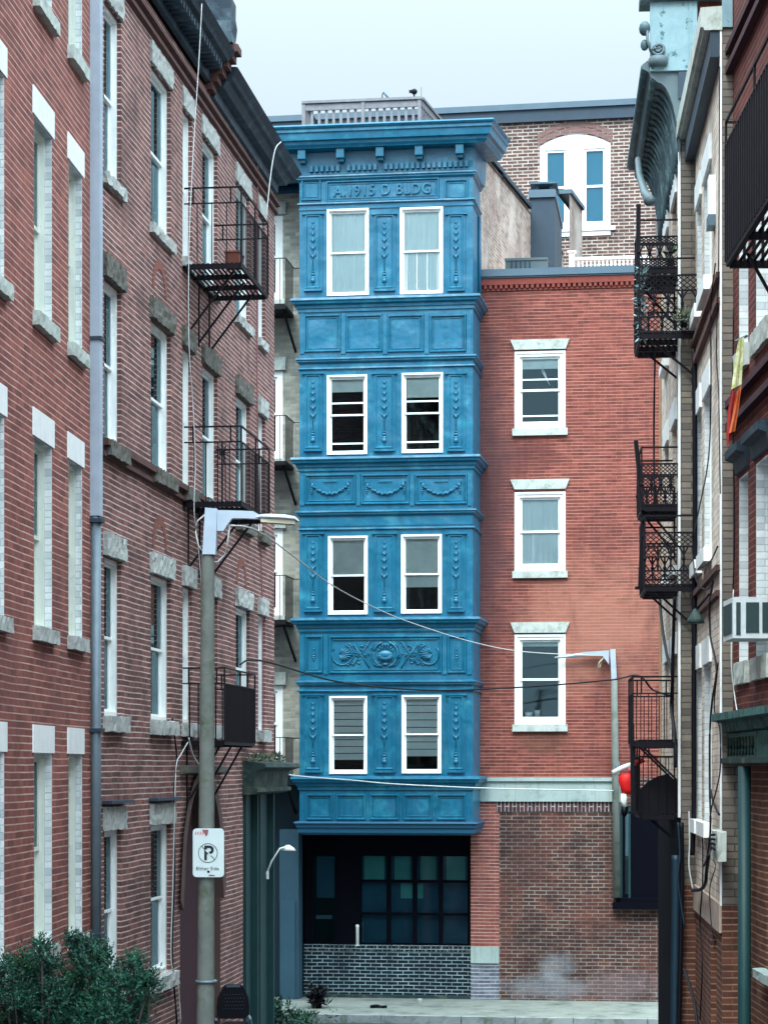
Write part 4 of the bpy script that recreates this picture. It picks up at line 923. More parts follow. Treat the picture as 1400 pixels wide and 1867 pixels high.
# B balconies / fire escapes
def balcony(fr, u0, u1, proj, z, h, name, label, group, nlong=20, nend=4, side=1, mt='iron', brk=3, braceh=.85, double=True, dense_near=False, lattice=False, bars=.008, slats=True, u_end='u0'):
    """fire-escape balcony on the wall frame fr between u0 and u1"""
    t = fr.thing(name, label, 'fire escape', group, u0, 0, z)
    L_ = u1-u0
    q = MB()
    q.box(0, L_, -proj, -proj+.03, -.06, .0); q.box(0, L_, -.04, -.01, -.06, 0.)
    nb = 4
    for k in range(nb): x_ = L_*k/(nb-1); x_ = min(max(x_, .02), L_-.02); q.box(x_-.02, x_+.02, -proj+.031, -.0, -.075, -.012)
    q.build('frame', mt, t)
    if slats:
        q = MB(); ns = int(proj/.07)
        for k in range(ns): yk = -proj+.05+(proj-.08)*k/ns; q.box(.0, L_, yk, yk+.028, -.011, -.002)
        q.build('floor_grating', mt, t)
    q = MB()
    for zz, r_ in ((h, .014), (h-.2, .012))[:2 if double else 1]:
        q.bar((0, -.02, zz), (0, -proj, zz), r_); q.bar((0, -proj, zz), (L_, -proj, zz), r_); q.bar((L_, -proj, zz), (L_, -.02, zz), r_)
    q.build('top_rail', mt, t)
    q = MB(); zt_ = h-.2 if double else h
    for k in range(nlong+1): x_ = L_*k/nlong; q.bar((x_, -proj, -.02), (x_, -proj, zt_), bars)
    for x_ in (0, L_*.5, L_): q.bar((x_, -proj, -.02), (x_, -proj, h), .014)
    q.build('long_railing', mt, t)
    for xe in (0, L_):
        q = MB()
        if lattice:
            hh_ = zt_; bh_ = hh_*.27
            for (za, zb2) in ((hh_-bh_, hh_), (.0, bh_)):
                nn = 9; st_ = proj/nn
                for k in range(-3, nn+1):
                    for sg in (1, -1):
                        ya = k*st_; yb2 = ya+3*st_; z_a, z_b = (za, zb2) if sg > 0 else (zb2, za)
                        c0, c1 = max(ya, 0), min(yb2, proj)
                        if c1 <= c0: continue
                        fz = lambda yy_: z_a+(z_b-z_a)*(yy_-ya)/(yb2-ya)
                        q.bar((xe, -c0, fz(c0)), (xe, -c1, fz(c1)), .007)
                q.bar((xe, 0, za), (xe, -proj, za), .013); q.bar((xe, 0, zb2), (xe, -proj, zb2), .013)
            for k in range(5):
                yk = proj*k/4; q.bar((xe, -yk, bh_), (xe, -yk, hh_-bh_), .016); q.blob(xe, -yk, hh_*.5, .026, .026, .03, 6, 4)
                if k < 4:
                    for sg in (0, 1):
                        yy0 = yk+(proj/4)*sg; yy1 = yk+(proj/4)*(.35 if sg == 0 else .65)
                        q.bar((xe, -yy0, hh_-bh_-.1), (xe, -yy1, hh_-bh_), .013); q.bar((xe, -yy0, bh_+.08), (xe, -yy1, bh_), .011)
        else:
            for k in range(1, nend+1): yk = proj*k/(nend+1); q.bar((xe, -yk, -.02), (xe, -yk, zt_), bars)
            for yy_ in (.18, .82): q.bar((xe, -proj*yy_, zt_), (xe, -proj*yy_, h), .014)
        q.build('end_railing', mt, t)
    for k in range(brk):
        x_ = L_*(.15+.7*k/max(1, brk-1)); q = MB(); q.bar((x_, -proj*.8, -.05), (x_, -.0, -braceh), .018); q.bar((x_, -.01, -.05), (x_, -.01, -braceh-.05), .014); q.build('bracket', mt, t)
    return t
gB = 'black iron balconies on the plum brick house'
z1 = FLB.z(333, 480); u0 = ub(333); Lb = 2.0
bal1 = balcony(FLB, u0, u0+Lb, .77, z1, .97, 'fire_escape', 'uppermost iron balcony on the plum brick house, holding a terracotta planter', gB, 20, 3)
bal2 = balcony(FLB, u0, u0+Lb+.1, .77, FLB.z(333, 914), .96, 'fire_escape', 'middle iron balcony on the plum brick house with a star-shaped wheel ornament', gB, 20, 4)
q = MB(); Lx = .0
for k in range(6): t_ = math.pi*k/6; q.bar((0, -.52-.1*math.cos(t_), .62-.1*math.sin(t_)), (0, -.52+.1*math.cos(t_), .62+.1*math.sin(t_)), .008)
q.bar((0, -.52, 0), (0, -.52, .76), .014); q.build('wheel_ornament', 'iron', bal2)
bal3 = balcony(FLB, ub(330), ub(330)+2.2, .57, FLB.z(330, 1350), .93, 'fire_escape', 'lowest iron balcony with dense upright bars, behind the concrete lamp pole', gB, 34, 4, bars=.011)
pt = thing('planter', 'terracotta trough planter standing on the top iron balcony at left', 'planter', FLB.world(u0+.25, .62, z1), FLB.rz)
q = MB(); q.prism([(-.09, 0), (.2, 0), (.23, .16), (-.12, .16)], -.09, .09); q.build('trough', 'terracotta_pot', pt)
q = MB(); q.box(-.13, .24, -.1, .1, .16, .18); q.build('rim', 'terracotta_pot', pt)
# debris plants on shop cornice
def leaves(mb, cx, cy, cz, r, n, ln, wd, rnd, up=.3):
    for i in range(n):
        d = Vector((rnd.gauss(0, 1), rnd.gauss(0, 1), rnd.gauss(0, 1))).normalized(); p_ = Vector((cx, cy, cz))+d*r*rnd.random()**.5
        d2 = (d+Vector((rnd.gauss(0, .5), rnd.gauss(0, .5), up+rnd.gauss(0, .4)))).normalized(); s_ = d2.cross(Vector((rnd.random()-.5, rnd.random()-.5, rnd.random()))).normalized()*wd*rnd.uniform(.6, 1.3)
        l_ = d2*ln*rnd.uniform(.6, 1.4); mb.add([p_-s_*.4, p_+l_*.5-s_, p_+l_, p_+l_*.5+s_, p_+s_*.4], [(0, 1, 2, 3, 4)])
rnd = random.Random(3)
wd_ = thing('weed_clump', 'withered weeds growing on top of the green shop cornice', 'plants', FLB.world(0, 0, 0), FLB.rz)
q = MB()
for k in range(16): leaves(q, US+.0+k*.18, -.12, SZ+.06, .07, 26, .08, .012, rnd, .8)
q.build('leaves', 'leaf_dry', wd_)

# ================================================================ RIGHT ROW
FR3 = Frame(1241, 27.0, R(-90-3.98)); FR2 = Frame(1316, 23.0, R(-90-3.98)); FR1 = Frame(1336, 23.0, R(-90-.56))
def sideb(fr, u0, u1, z0, z1, depth, wmat, label, holes, rev=.12, smat=None):
    o = fr.thing('brick_building', label, 'building')
    m = MB(); wall(m, u0, u1, z0, z1, holes, rev=rev); m.build('wall', wmat, o)
    m = MB(); shell(m, u0, u1, z0, z1, depth, y=.004); m.build('side_wall', smat or wmat, o); return o
# R3 (far)
u3 = FR3.U(1205)
c3 = [(FR3.U(1212)-.0, FR3.U(1219)), (FR3.U(1225.5), FR3.U(1234))]
r3 = [(10.0, 11.7), (7.1, 8.9), (4.2, 6.0)]
h3 = [(a_, b_, e_, f_) for a_, b_ in c3 for e_, f_ in r3]
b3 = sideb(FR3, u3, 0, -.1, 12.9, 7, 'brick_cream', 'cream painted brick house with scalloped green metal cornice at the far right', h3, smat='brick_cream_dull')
for i, h in enumerate(h3):
    wo = window(b3, *h, rev=.05, fd=.09, fw=.06, fm='tan_paint', cover=.4, cm='blind_grey')
    q = MB(); q.box(h[0]-.06, h[1]+.06, -.03, .02, h[3]+.002, h[3]+.27); q.build('lintel', 'white_paint', wo)
    q = MB(); q.box(h[0]-.06, h[1]+.06, -.08, .02, h[2]-.12, h[2]-.003); q.build('sill', 'white_paint', wo)
dark_backing(b3, u3+.1, -.1, 0, 12.8, .7)
q = MB(); q.box(-.10, -.0, -.03, -.003, 3., 12.); q.build('corner_board', 'white_paint', b3)
q = MB(); q.box(u3, u3+.12, -.03, -.003, -.1, 12.); q.build('corner_board', 'tan_trim', b3)
q = MB(); q.box(u3-.01, .01, -.04, -.003, -.1, 4.0); q.build('lower_cladding', 'shop_black', b3)
q = MB(); q.box(.003, .03, -.03, 2, -.1, 3.2); q.build('lower_side_wall', 'brick_brown', b3)
# cornice with cove and ribs
P = .42; zc3 = 13.0
prof3 = [(-.1, zc3+.75), (P-.02, zc3+.75), (P-.02, zc3+.1), (P+.03, zc3+.06), (P+.03, zc3+.0), (P-.04, zc3-.04), (P-.06, zc3-.1), (P-.12, zc3-.14)]
for k in range(9): t_ = k/8; prof3.append((P-.14-(P-.16)*math.sin(t_*math.pi/2)**1.0*1.0+0, zc3-.16-.95*(1-math.cos(t_*math.pi/2))))
cor = MB(); cor.sweep([(u3-.0, 0), (.02, 0)], [(-.1, zc3+.1), (P-.02, zc3+.1)]+prof3[3:]); co3 = cor.build('cornice', 'copper_grey', b3)
q = MB(); nr = 17
for k in range(nr):
    x_ = u3+.1+(-.15-u3)*k/nr; pts = []
    for j in range(9):
        t_ = j/8; o_ = P-.14-(P-.16)*math.sin(t_*math.pi/2); z_ = zc3-.16-.95*(1-math.cos(t_*math.pi/2)); pts.append((x_+.25*t_, -o_-.012, z_))
    q.tube(pts, .032, 6)
q.build('cornice_rib', 'verdigris_dark', co3)
q = MB(); q.tube([(u3, -P-.0, zc3+.02), (.0, -P-.0, zc3+.02)], .06, 8); q.tube([(u3, -P+.1, zc3-.12), (.0, -P+.1, zc3-.12)], .05, 8); q.build('cornice_roll', 'verdigris_dark', co3)
bd = FR3.L(1186, 4, .0)
xb0 = .03; P2 = (1241-1185)/F*27
q = MB(); q.box(.0, .06, -P2, (1270-1241)/F*27, FR3.z(1241, 130), FR3.z(1241, 4)); q.box(.061, .075, .1, .115, FR3.z(1241, 130), FR3.z(1241, 4)); q.build('end_board', 'pale_board', b3)
q = MB(); q.box(-.3, .12, -P2-.12, .9, FR3.z(1241, 3.5), FR3.z(1241, -12)); q.build('board_cap', 'verdigris_dark', b3)
q = MB(); q.box(.02, .05, -.03, .22, FR3.z(1241, 180), FR3.z(1241, 131)); q.build('end_panel', 'slate_dark', b3)
q = MB(); q.box(-.4, .0, .22, 6.5, 12.9, 13.86); q.build('parapet', 'brick_maroon', b3)
# volute and knobs at the near end
q = MB(); pts = []
vc = (-(1241-1200)/F*27, FR3.z(1241, 92)); 
for i in range(26): t_ = i/25; a_ = R(-200+t_*560); r_ = .085*(1-t_*.75); pts.append((.1, vc[0]+r_*math.cos(a_), vc[1]+r_*math.sin(a_)))
q.tube(pts, .022, 6); q.tube([(.1, vc[0]-.09, vc[1]-.03), (.09, vc[0]-.13, vc[1]+.1), (.08, vc[0]-.14, vc[1]+.3)], .02, 6)
q.lathe([(.1, vc[1]-.2), (.12, vc[1]-.16), (.12, vc[1]-.1), (.09, vc[1]-.08)], .05, vc[0]-.0, 12)
q.build('volute', 'copper_grey', b3)
q = MB(); kc = (-(1241-1175)/F*27, FR3.z(1241, 52)); q.blob(.05, kc[0], kc[1], .07, .07, .09, 10, 6); q.blob(.05, kc[0]-.0, kc[1]-.2, .04, .05, .07, 8, 5); q.build('finial', 'verdigris_dark', b3)
# lower hook end at the cornice's far end
q = MB(); e3 = FR3.L(1163, 300, P); 
q.tube([FR3.L(1163, 290, P), FR3.L(1166, 320, P), FR3.L(1176, 352, P), FR3.L(1187, 365, P)], .04, 8, True, .055); q.blob(*FR3.L(1183, 364, P), .07, .07, .07, 10, 6); q.build('scroll_end', 'copper_grey', b3)
# R2 (middle)
u2 = FR2.U(1268)
c2_ = [(FR2.U(1271), FR2.U(1279)), (FR2.U(1284), FR2.U(1297))]
r2_ = [(9.95, 11.2), (7.0, 8.75), (4.0, 5.75)]
h2 = [(a_, b_, e_, f_) for a_, b_ in c2_ for e_, f_ in r2_]
zsp = FR2.z(1300, 1640)
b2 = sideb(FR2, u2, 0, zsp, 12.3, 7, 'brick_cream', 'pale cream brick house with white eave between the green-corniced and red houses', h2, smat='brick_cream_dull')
lw = [(FR2.U(1296), FR2.U(1306), .2, FR2.z(1300, 1705)), ]
m = MB(); wall(m, u2, 0, -.1, zsp-.001, lw, rev=.1); m.build('lower_wall', 'brick_brown', b2)
q = MB(); q.box(lw[0][0], lw[0][1], .08, .1, lw[0][2], lw[0][3]); q.build('blocked_window', 'brick_maroon', b2)
m = MB(); m.quad((0, 0, -.1), (0, 7, -.1), (0, 7, zsp), (0, 0, zsp)); m.build('lower_side_wall', 'brick_brown', b2)
q = MB(); q.box(u2, -.0, -.03, -.003, zsp-.28, zsp+.02); q.build('stone_band', 'beige_stone', b2)
for i, h in enumerate(h2):
    wo = window(b2, *h, rev=.06, fd=.09, fw=.05, fm='white_paint', jamb='brick_white', cover=.5, cm='blind_grey')
    q = MB(); q.box(h[0]-.06, h[1]+.06, -.03, .02, h[3]+.002, h[3]+.28); q.build('lintel', 'white_paint', wo)
    q = MB(); q.box(h[0]-.06, h[1]+.06, -.09, .02, h[2]-.16, h[2]-.003); q.build('sill', 'white_paint', wo)
dark_backing(b2, u2+.1, -.1, zsp+.1, 12.2, .7)
for z in (9.62, 9.36, 6.62, 6.36):
    q = MB(); q.box(u2, -.0, -.06, -.003, z, z+.06); q.build('string_course', 'brick_mould', b2)
q = MB(); q.box(-.07, .004, -.02, -.0, zsp, 12.2); q.build('corner_board', 'white_paint', b2)
zq2 = 12.18
q = MB(); q.sweep([(u2-.25, -.0), (.02, -.0)], [(-.1, zq2+.22), (.22, zq2+.2), (.22, zq2+.0), (.19, zq2+.0), (.18, zq2-.03), (.0, zq2-.03)]); q.build('eave', 'limestone', b2)
q = MB(); q.box(u2-.2, .0, -.12, -.004, zq2-.30, zq2-.032); q.build('eave_shade_block', 'slate_dark', b2)  # dark block stands in for the shadow under the eave
q = MB(); q.box(.002, .03, .0, .105, FR2.z(1316, 50), 12.6); q.build('end_board', 'pale_board', b2)
bx = thing('vent_box', 'small white square vent box on the upper cream brick wall at right', 'vent', FR2.world(FR2.U(1303), 0, FR2.z(1303, 395)), FR2.rz)
q = MB(); q.box(-.12, .12, -.07, -.001, 0, .42); q.build('case', 'white_paint', bx)
q = MB(); q.box(-.14, .14, -.08, -.001, -.12, -.002); q.build('tray', 'slate_metal', bx)
# R1 (near)
cR1 = [(FR1.U(1347), FR1.U(1364)), (FR1.U(1378), FR1.U(1378)+.85), (FR1.U(1378)+1.9, FR1.U(1378)+2.7)]
rR1 = [(8.75, 10.75), (5.65, 7.5)]
hR = [(a_, b_, e_, f_) for a_, b_ in cR1 for e_, f_ in rR1]
zR = FR1.z(1336, 1310)
b1 = sideb(FR1, 0, 9, zR-.4, 14.5, 7, 'brick_maroon', 'dark red brick house with white jambs and green shop cornice at the right edge', hR)
for i, h in enumerate(hR):
    wo = window(b1, *h, rev=.13, fd=.09, fw=.05, jamb='brick_white', cover=.5, cm='blind_grey')
    q = MB(); q.rough(h[0]-.08, h[1]+.08, -.05, .02, h[2]-.22, h[2]-.003, .005, .07, i); q.build('sill', 'limestone', wo)
    if i % 2: q = MB(); q.sweep([(h[0]-.1, 0), (h[1]+.1, 0)], [(0, h[3]+.30), (.13, h[3]+.28), (.13, h[3]+.2), (.05, h[3]+.17), (.03, h[3]+.05), (0, h[3]+.04)]); q.build('hood', 'dark_cornice', wo)
    else: q = MB(); q.box(h[0]-.06, h[1]+.06, -.02, .02, h[3]+.002, h[3]+.26); q.build('lintel', 'limestone', wo)
dark_backing(b1, .1, 8.9, zR, 14.3, .8)
for z in (8.28, 8.05, 11.9, 11.7): q = MB(); q.box(0, 9, -.08, -.003, z, z+.07); q.build('string_course', 'dark_brick_reveal', b1)
SS = FR1.z(1336, 1303); 
q = MB(); q.sweep([(-.04, .0), (9, .0)], [(-.1, SS+.05), (.22, SS), (.22, SS-.07), (.12, SS-.09), (.1, SS-.18), (0, SS-.2)]); q.build('shop_cornice', 'patina', b1)
q = MB(); q.box(.0, 9, -.06, .1, SS-.46, SS-.20); q.build('shop_frieze', 'patina', b1)
q = MB(); q.sweep([(-.03, .0), (9, .0)], [(0, SS-.44), (.12, SS-.45), (.12, SS-.5), (0, SS-.52)]); q.build('shop_ledge', 'green_cornice', b1)
q = MB()
for k in range(9): q = MB(); q.tube([(.15+k*.2, -.065, SS-.42), (.18+k*.2, -.075, SS-.33), (.13+k*.2, -.065, SS-.25)], .018, 6); q.build('frieze_ornament', 'green_cornice', b1)
shp = (FR1.U(1386), FR1.U(1386)+1.2, 2.7, FR1.z(1392, 1490))
m = MB(); wall(m, 0, 9, -.1, SS-.46, [shp], y=.06, rev=.3); m.quad((0, 0.06, -.1), (0, 7, -.1), (0, 7, SS-.3), (0, 0.06, SS-.3)); m.build('lower_wall', 'brick_brown', b1)
q = MB(); q.box(shp[0], shp[1], .3, .32, shp[2], shp[3]); q.build('blocked_window', 'brick_maroon', b1)
q = MB(); q.rough(shp[0]-.1, shp[1]+.1, -.06, .1, shp[2]-.09, shp[2]-.002, .004, .1, 5); q.build('sill', 'stone_band', b1)
q = MB(); q.tube([FR1.L(1357, 1867, .08)+Vector((0, 0, -2.5)), FR1.L(1357, 1398, .08)], .062, 14); q.build('shop_column', 'green_paint', b1)
# dark big fire escape on R1
ufar = FR1.U(1336+106) ; zpl = 9.02
gR = 'iron fire escapes on the right-hand houses'
balcony(FR1, FR1.U(1441), FR1.U(1441)+3.2, .56, zpl, 1.2, 'fire_escape', 'large nearly black fire escape with tall close bars at the upper right edge', gR, 26, 6, bars=.017, brk=2)
# lattice fire escapes
def fe(fr, pxw, Zl, Zw, yplat, yrail, label, latt=True, L_=1.2, mt='iron'):
    """near end at wall px pxw; outer corner px Zw"""
    U0, t = fr.ray(pxw); proj = (pxw-Zw)/F*t; z = HC+(HY-yplat)/F*t; h = (yplat-yrail)/F*t
    return balcony(fr, U0-L_, U0, proj, z, h, 'fire_escape', label, gR, 10, 5, mt=mt, lattice=latt, brk=2, braceh=.5, double=True)
fe(FR3, 1240, 0, 1166, 486, 400, 'highest lattice fire escape on the far cream house, just above the flower-draped one')
t2 = fe(FR2, 1270, 0, 1166, 604, 470, 'upper lattice fire escape draped with plants, on the pale cream house at right', L_=1.3)
fe(FR3, 1240, 0, 1170, 920, 815, 'lattice fire escape with scroll top rail halfway up the far cream house')
fe(FR2, 1270, 0, 1176, 1066, 940, 'lattice fire escape on the pale cream house directly above the cable cluster', L_=1.3)
fe(FR3, 1240, 0, 1154, 1352, 1234, 'plain-barred fire escape where the black overhead wire ends at right', False)
t6 = fe(FR2, 1262, 0, 1166, 1484, 1350, 'lowest fire escape with blue-grey floor edge above the dark shop window', False, L_=1.3)
q = MB(); sp_ = [FR2.L(x_, y_, .3)-Vector((0, 0, 0)) for x_, y_ in ((1164, 1442), (1180, 1426), (1198, 1416), (1214, 1412), (1238, 1428), (1238, 1484), (1164, 1484))]
bz = [W3(x_, y_, 27.6) for x_, y_ in ((1164, 1442), (1180, 1426), (1198, 1416), (1214, 1412), (1238, 1428), (1238, 1484), (1164, 1484))]
mi = Matrix.Rotation(-t6.rotation_euler.z, 4, 'Z')
lp_ = [mi @ (p_-Vector(t6.location)) for p_ in bz]
nv = len(lp_); q.add(lp_+[p_+Vector((.05, 0, 0)) for p_ in lp_], [tuple(range(nv)), tuple(range(nv, 2*nv))[::-1]]+[(i, (i+1) % nv, nv+(i+1) % nv, nv+i) for i in range(nv)]); q.build('stair_panel', 'iron', t6)
# support angle planks, outer corner posts
for (fr, pts_, r_, lab) in (
    (FR3, [(1164, 372), (1163, 480), (1166, 600)], .035, 'tall dark upright post at the outer corner of the upper lattice fire escapes'),
    (FR3, [(1159, 803), (1166, 870), (1172, 940), (1167, 1070)], .035, 'leaning dark plank at the outer corner of the middle lattice fire escapes'),
    (FR3, [(1152, 1320), (1153, 1400), (1154, 1480)], .035, 'dark square post at the outer corner of the lowest fire escape')):
    o = thing('support_post', lab, 'post', W3(pts_[-1][0], pts_[-1][1], 27.3)); q = MB(); b_ = Vector(o.location)
    q.tube([W3(a_, c_, 27.3)-b_ for a_, c_ in pts_], r_, 4, False); q.build('post', 'iron', o)
    q = MB(); q.box(-.06, .06, -.05, .05, -.03, .0); q.build('foot_plate', 'iron', o)
# hanging plants on fire escape
rnd = random.Random(11)
hp = thing('trailing_plant', 'pale trailing plant hanging down the outer post of the upper fire escape', 'plant', W3(1166, 480, 26.9)); b_ = Vector(hp.location)
q = MB(); 
for k in range(22): p_ = W3(1167+rnd.uniform(-3, 7)*(1-k/30), 488+k*6, 26.9)-b_; leaves(q, p_.x, p_.y, p_.z, .06, 9, .06, .012, rnd, 0.)
q.build('foliage', 'leaf_mist', hp)
q = MB(); q.tube([W3(1168, 480, 26.9)-b_, W3(1172, 540, 26.9)-b_, W3(1168, 612, 26.9)-b_], .008, 5); q.build('stem', 'bark', hp)
hp = thing('potted_plant', 'leafy green plant at the inner end of the upper fire escape floor', 'plant', W3(1246, 596, 26.6)); b_ = Vector(hp.location)
q = MB(); leaves(q, 0, 0, .12, .11, 110, .06, .010, rnd, .3); q.build('foliage', 'leaf_dry', hp)
q = MB(); q.lathe([(.04, 0), (.05, .06), (.055, .07)], 0, 0, 10); q.build('pot', 'black_plastic', hp)
hp = thing('potted_plant', 'small green potted plant on the highest fire escape rail', 'plant', W3(1222, 483, 27.3)); b_ = Vector(hp.location)
q = MB(); leaves(q, 0, 0, .12, .1, 70, .07, .012, rnd, .6); q.build('foliage', 'leaf_green', hp)
q = MB(); q.lathe([(.04, 0), (.055, .07)], 0, 0, 10); q.build('pot', 'black_plastic', hp)
# R1 window air conditioner
zac0, zac1 = 5.79, 6.17
oc = FR1.thing('window_air_conditioner', 'white window air conditioner jutting out above the green shop cornice at right', 'air conditioner', u=1.72, z=zac0)
hA_ = zac1-zac0
q = MB(); q.box(0, .62, -.34, .05, 0, hA_); q.build('case', 'ac_white', oc)
q = MB(); q.box(.621, .627, -.31, -.27, .03, hA_-.05); q.build('side_slot', 'ac_grille', oc)
q = MB(); q.box(.621, .627, -.22, -.10, .05, hA_-.05); q.build('grille', 'ac_grille', oc)
q = MB(); q.box(.621, .627, -.07, .03, .05, hA_-.05); q.build('grille', 'ac_grille', oc)
q = MB(); q.box(.05, .57, -.347, -.341, .05, hA_-.05); q.build('front_grille', 'ac_grille', oc)
# flag
fl = thing('flag', 'yellow and red flag hanging furled from a short pole on the right red house', 'flag', W3(1344, 625, 21.5)); b_ = Vector(fl.location)
def cloth(name, pts_l, pts_r, mt, par, base_, Z=21.5):
    q = MB(); vs = []; fs = []
    for i, (l_, r_) in enumerate(zip(pts_l, pts_r)):
        for k in range(6):
            t_ = k/5; px = l_[0]+(r_[0]-l_[0])*t_; py = l_[1]+(r_[1]-l_[1])*t_
            vs.append(W3(px, py, Z+.04*math.sin(k*2.2+i*.4))-base_)
    for i in range(len(pts_l)-1):
        for k in range(5): fs.append((i*6+k, i*6+k+1, i*6+7+k, i*6+6+k))
    q.add(vs, fs, True); return q.build(name, mt, par)
cloth('yellow_cloth', [(1346, 618), (1339, 660), (1333, 710)], [(1357, 614), (1354, 655), (1352, 700)], 'yellow_cloth', fl, b_)
cloth('red_cloth', [(1333, 710), (1327, 750), (1324, 790), (1325, 815)], [(1343, 716), (1338, 750), (1337, 780), (1333, 800)], 'flag_red', fl, b_)
cloth('orange_cloth', [(1342, 716), (1335, 760), (1328, 790)], [(1352, 700), (1347, 740), (1340, 786)], 'orange_cloth', fl, b_, 21.45)
q = MB(); q.tube([W3(1340, 622, 21.5)-b_, W3(1362, 612, 21.6)-b_], .012, 6); q.build('pole', 'slate_metal', fl)
# cables on the right
def cable(name, label, pts, r, mt, cat='cable', group=None):
    """pts: world vectors; smoothed with Catmull-Rom"""
    P_ = [Vector(p_) for p_ in pts]; out_ = []
    for i in range(len(P_)-1):
        p0, p1, p2, p3 = P_[max(i-1, 0)], P_[i], P_[i+1], P_[min(i+2, len(P_)-1)]
        for k in range(6):
            t_ = k/6; out_.append(.5*((2*p1)+(p2-p0)*t_+(2*p0-5*p1+4*p2-p3)*t_**2+(3*p1-p0-3*p2+p3)*t_**3))
    out_.append(P_[-1]); b_ = P_[0].copy()
    q = MB(); q.tube([p_-b_ for p_ in out_], r, 6); o = q.build(name, mt); o.location = b_
    return tag(o, label, cat, group)
gC = 'black cables down the right-hand walls'
f2 = lambda pts, off=.06: [FR2.W(a_, b_, off) for a_, b_ in pts]
f3 = lambda pts, off=.06: [FR3.W(a_, b_, off) for a_, b_ in pts]
pier = lambda pts, Z=26.6: [W3(a_, b_, Z) for a_, b_ in pts]
cable('drainpipe', 'long straight black pipe on the corner of the pale cream house', pier([(1266, 640), (1267, 900), (1266, 1100), (1265, 1300), (1265, 1480), (1262, 1560)], 26.5), .03, 'black_rubber', 'pipe')
cable('drainpipe', 'thick glossy dark pipe standing at the foot of the far right corner', pier([(1232, 1560), (1232, 1650), (1231, 1760), (1230, 1860), (1230, 1960)], 26.9), .055, 'iron_blue', 'pipe')
cable('drainpipe', 'slimmer black pipe beside the thick glossy pipe at lower right', pier([(1242, 1500), (1243, 1600), (1241, 1720), (1238, 1850), (1238, 1960)], 26.8), .03, 'black_rubber', 'pipe')
cable('wall_cable', 'black cable crossing the cream wall and looping below the upper string courses', f2([(1304, 480), (1296, 560), (1296, 700), (1292, 830), (1276, 920), (1262, 980)]), .008, 'black_rubber', group=gC)
cable('wall_cable', 'thin cable running the full height beside the white corner board', f2([(1312, 120), (1311, 300), (1310, 470), (1306, 640), (1310, 720), (1313, 900)]), .006, 'black_rubber', group=gC)
cable('wall_cable', 'black cable dropping from the clamp below the lower string course', f2([(1300, 1060), (1294, 1100), (1295, 1160), (1306, 1220), (1298, 1280), (1294, 1340), (1294, 1440), (1295, 1510), (1290, 1560), (1283, 1580)]), .012, 'black_rubber', group=gC)
cable('wall_cable', 'black cable curling right past the white stone patch', f2([(1309, 1210), (1302, 1290), (1312, 1330), (1313, 1400), (1306, 1440), (1296, 1480), (1295, 1530), (1302, 1560), (1312, 1568)]), .008, 'black_rubber', group=gC)
cable('wall_cable', 'short straight cable slanting over the cream bricks beside the corner', f2([(1295, 1440), (1301, 1465), (1311, 1486)]), .012, 'black_rubber', group=gC)
cable('wall_cable', 'thick black hose bending under the cable knot at lower right', f2([(1292, 1560), (1288, 1590), (1286, 1610), (1278, 1622), (1262, 1624)], .1), .02, 'black_rubber', group=gC)
cable('wall_cable', 'thin loose wire curving down the brown brick at lower right', f2([(1300, 1568), (1304, 1582), (1294, 1620), (1296, 1680), (1302, 1730)]), .006, 'black_rubber', group=gC)
cable('wall_cable', 'black hose sweeping down the lowest brown brick at right', f2([(1247, 1768), (1255, 1790), (1266, 1830), (1272, 1880)], .3), .016, 'black_rubber', group=gC)
cable('wall_cable', 'black cable slanting down across the far cream wall to the cable bundle', f3([(1202, 1088), (1208, 1150), (1217, 1200), (1226, 1235), (1226, 1300), (1230, 1350)], .1), .02, 'black_rubber', group=gC)
cable('wall_cable', 'twisted dark cable bundle with a round knot on the far cream wall', f3([(1230, 1090), (1227, 1180), (1226, 1240), (1224, 1290), (1230, 1340), (1231, 1400)], .12), .022, 'black_rubber', group=gC)
cable('wall_cable', 'looped cable bulging beneath the middle fire escapes', f2([(1247, 955), (1246, 1000), (1249, 1020), (1262, 1036), (1280, 1034), (1296, 1022), (1308, 996)], .08), .008, 'black_rubber', group=gC)
cable('wall_cable', 'thin vertical black line on the far edge of the red facade', [FR3.W(1194, 645, .3), FR3.W(1192, 800, .3), FR3.W(1194, 950, .3)], .012, 'black_rubber', group=gC)
cable('wall_cable', 'pale wire bowing along the dark red house above the green cornice', [FR1.W(1337, 1075, .05), FR1.W(1333, 1200, .08), FR1.W(1338, 1260, .05), FR1.W(1344, 1300, .05)], .006, 'white_cable', group=gC)
cable('wall_cable', 'thin black wire sagging between the two string courses on the cream wall', f2([(1262, 1010), (1270, 1060), (1290, 1075), (1303, 1050), (1312, 1040)], .1), .007, 'black_rubber', group=gC)
cable('wall_cable', 'thin black wire dropping behind the thick hose at lower right', f2([(1280, 1500), (1281, 1600), (1276, 1680), (1280, 1760), (1276, 1860)], .04), .008, 'black_rubber', group=gC)
cable('wall_cable', 'frayed dark cable hanging beside the thick glossy pipe', pier([(1236, 1500), (1239, 1560), (1235, 1600), (1240, 1640), (1248, 1690)], 26.7), .012, 'iron_blue', group=gC)
cable('wall_cable', 'pale thin conduit dropping past the lowest fire escape floor', pier([(1256, 1480), (1257, 1540), (1256, 1580), (1263, 1622)], 26.6), .009, 'white_cable', group=gC)
cable('wall_cable', 'thin black line hanging down the near red corner past the window air conditioner', [FR1.W(1337, 560, .04), FR1.W(1336, 760, .04), FR1.W(1339, 960, .04), FR1.W(1336, 1080, .04)], .007, 'black_rubber', group=gC)
bt = thing('meter_box', 'white peeling utility box with coiled wires at the foot of the cream wall', 'utility box', FR2.world(FR2.U(1324), .0, FR2.z(1316, 1568)), FR2.rz)
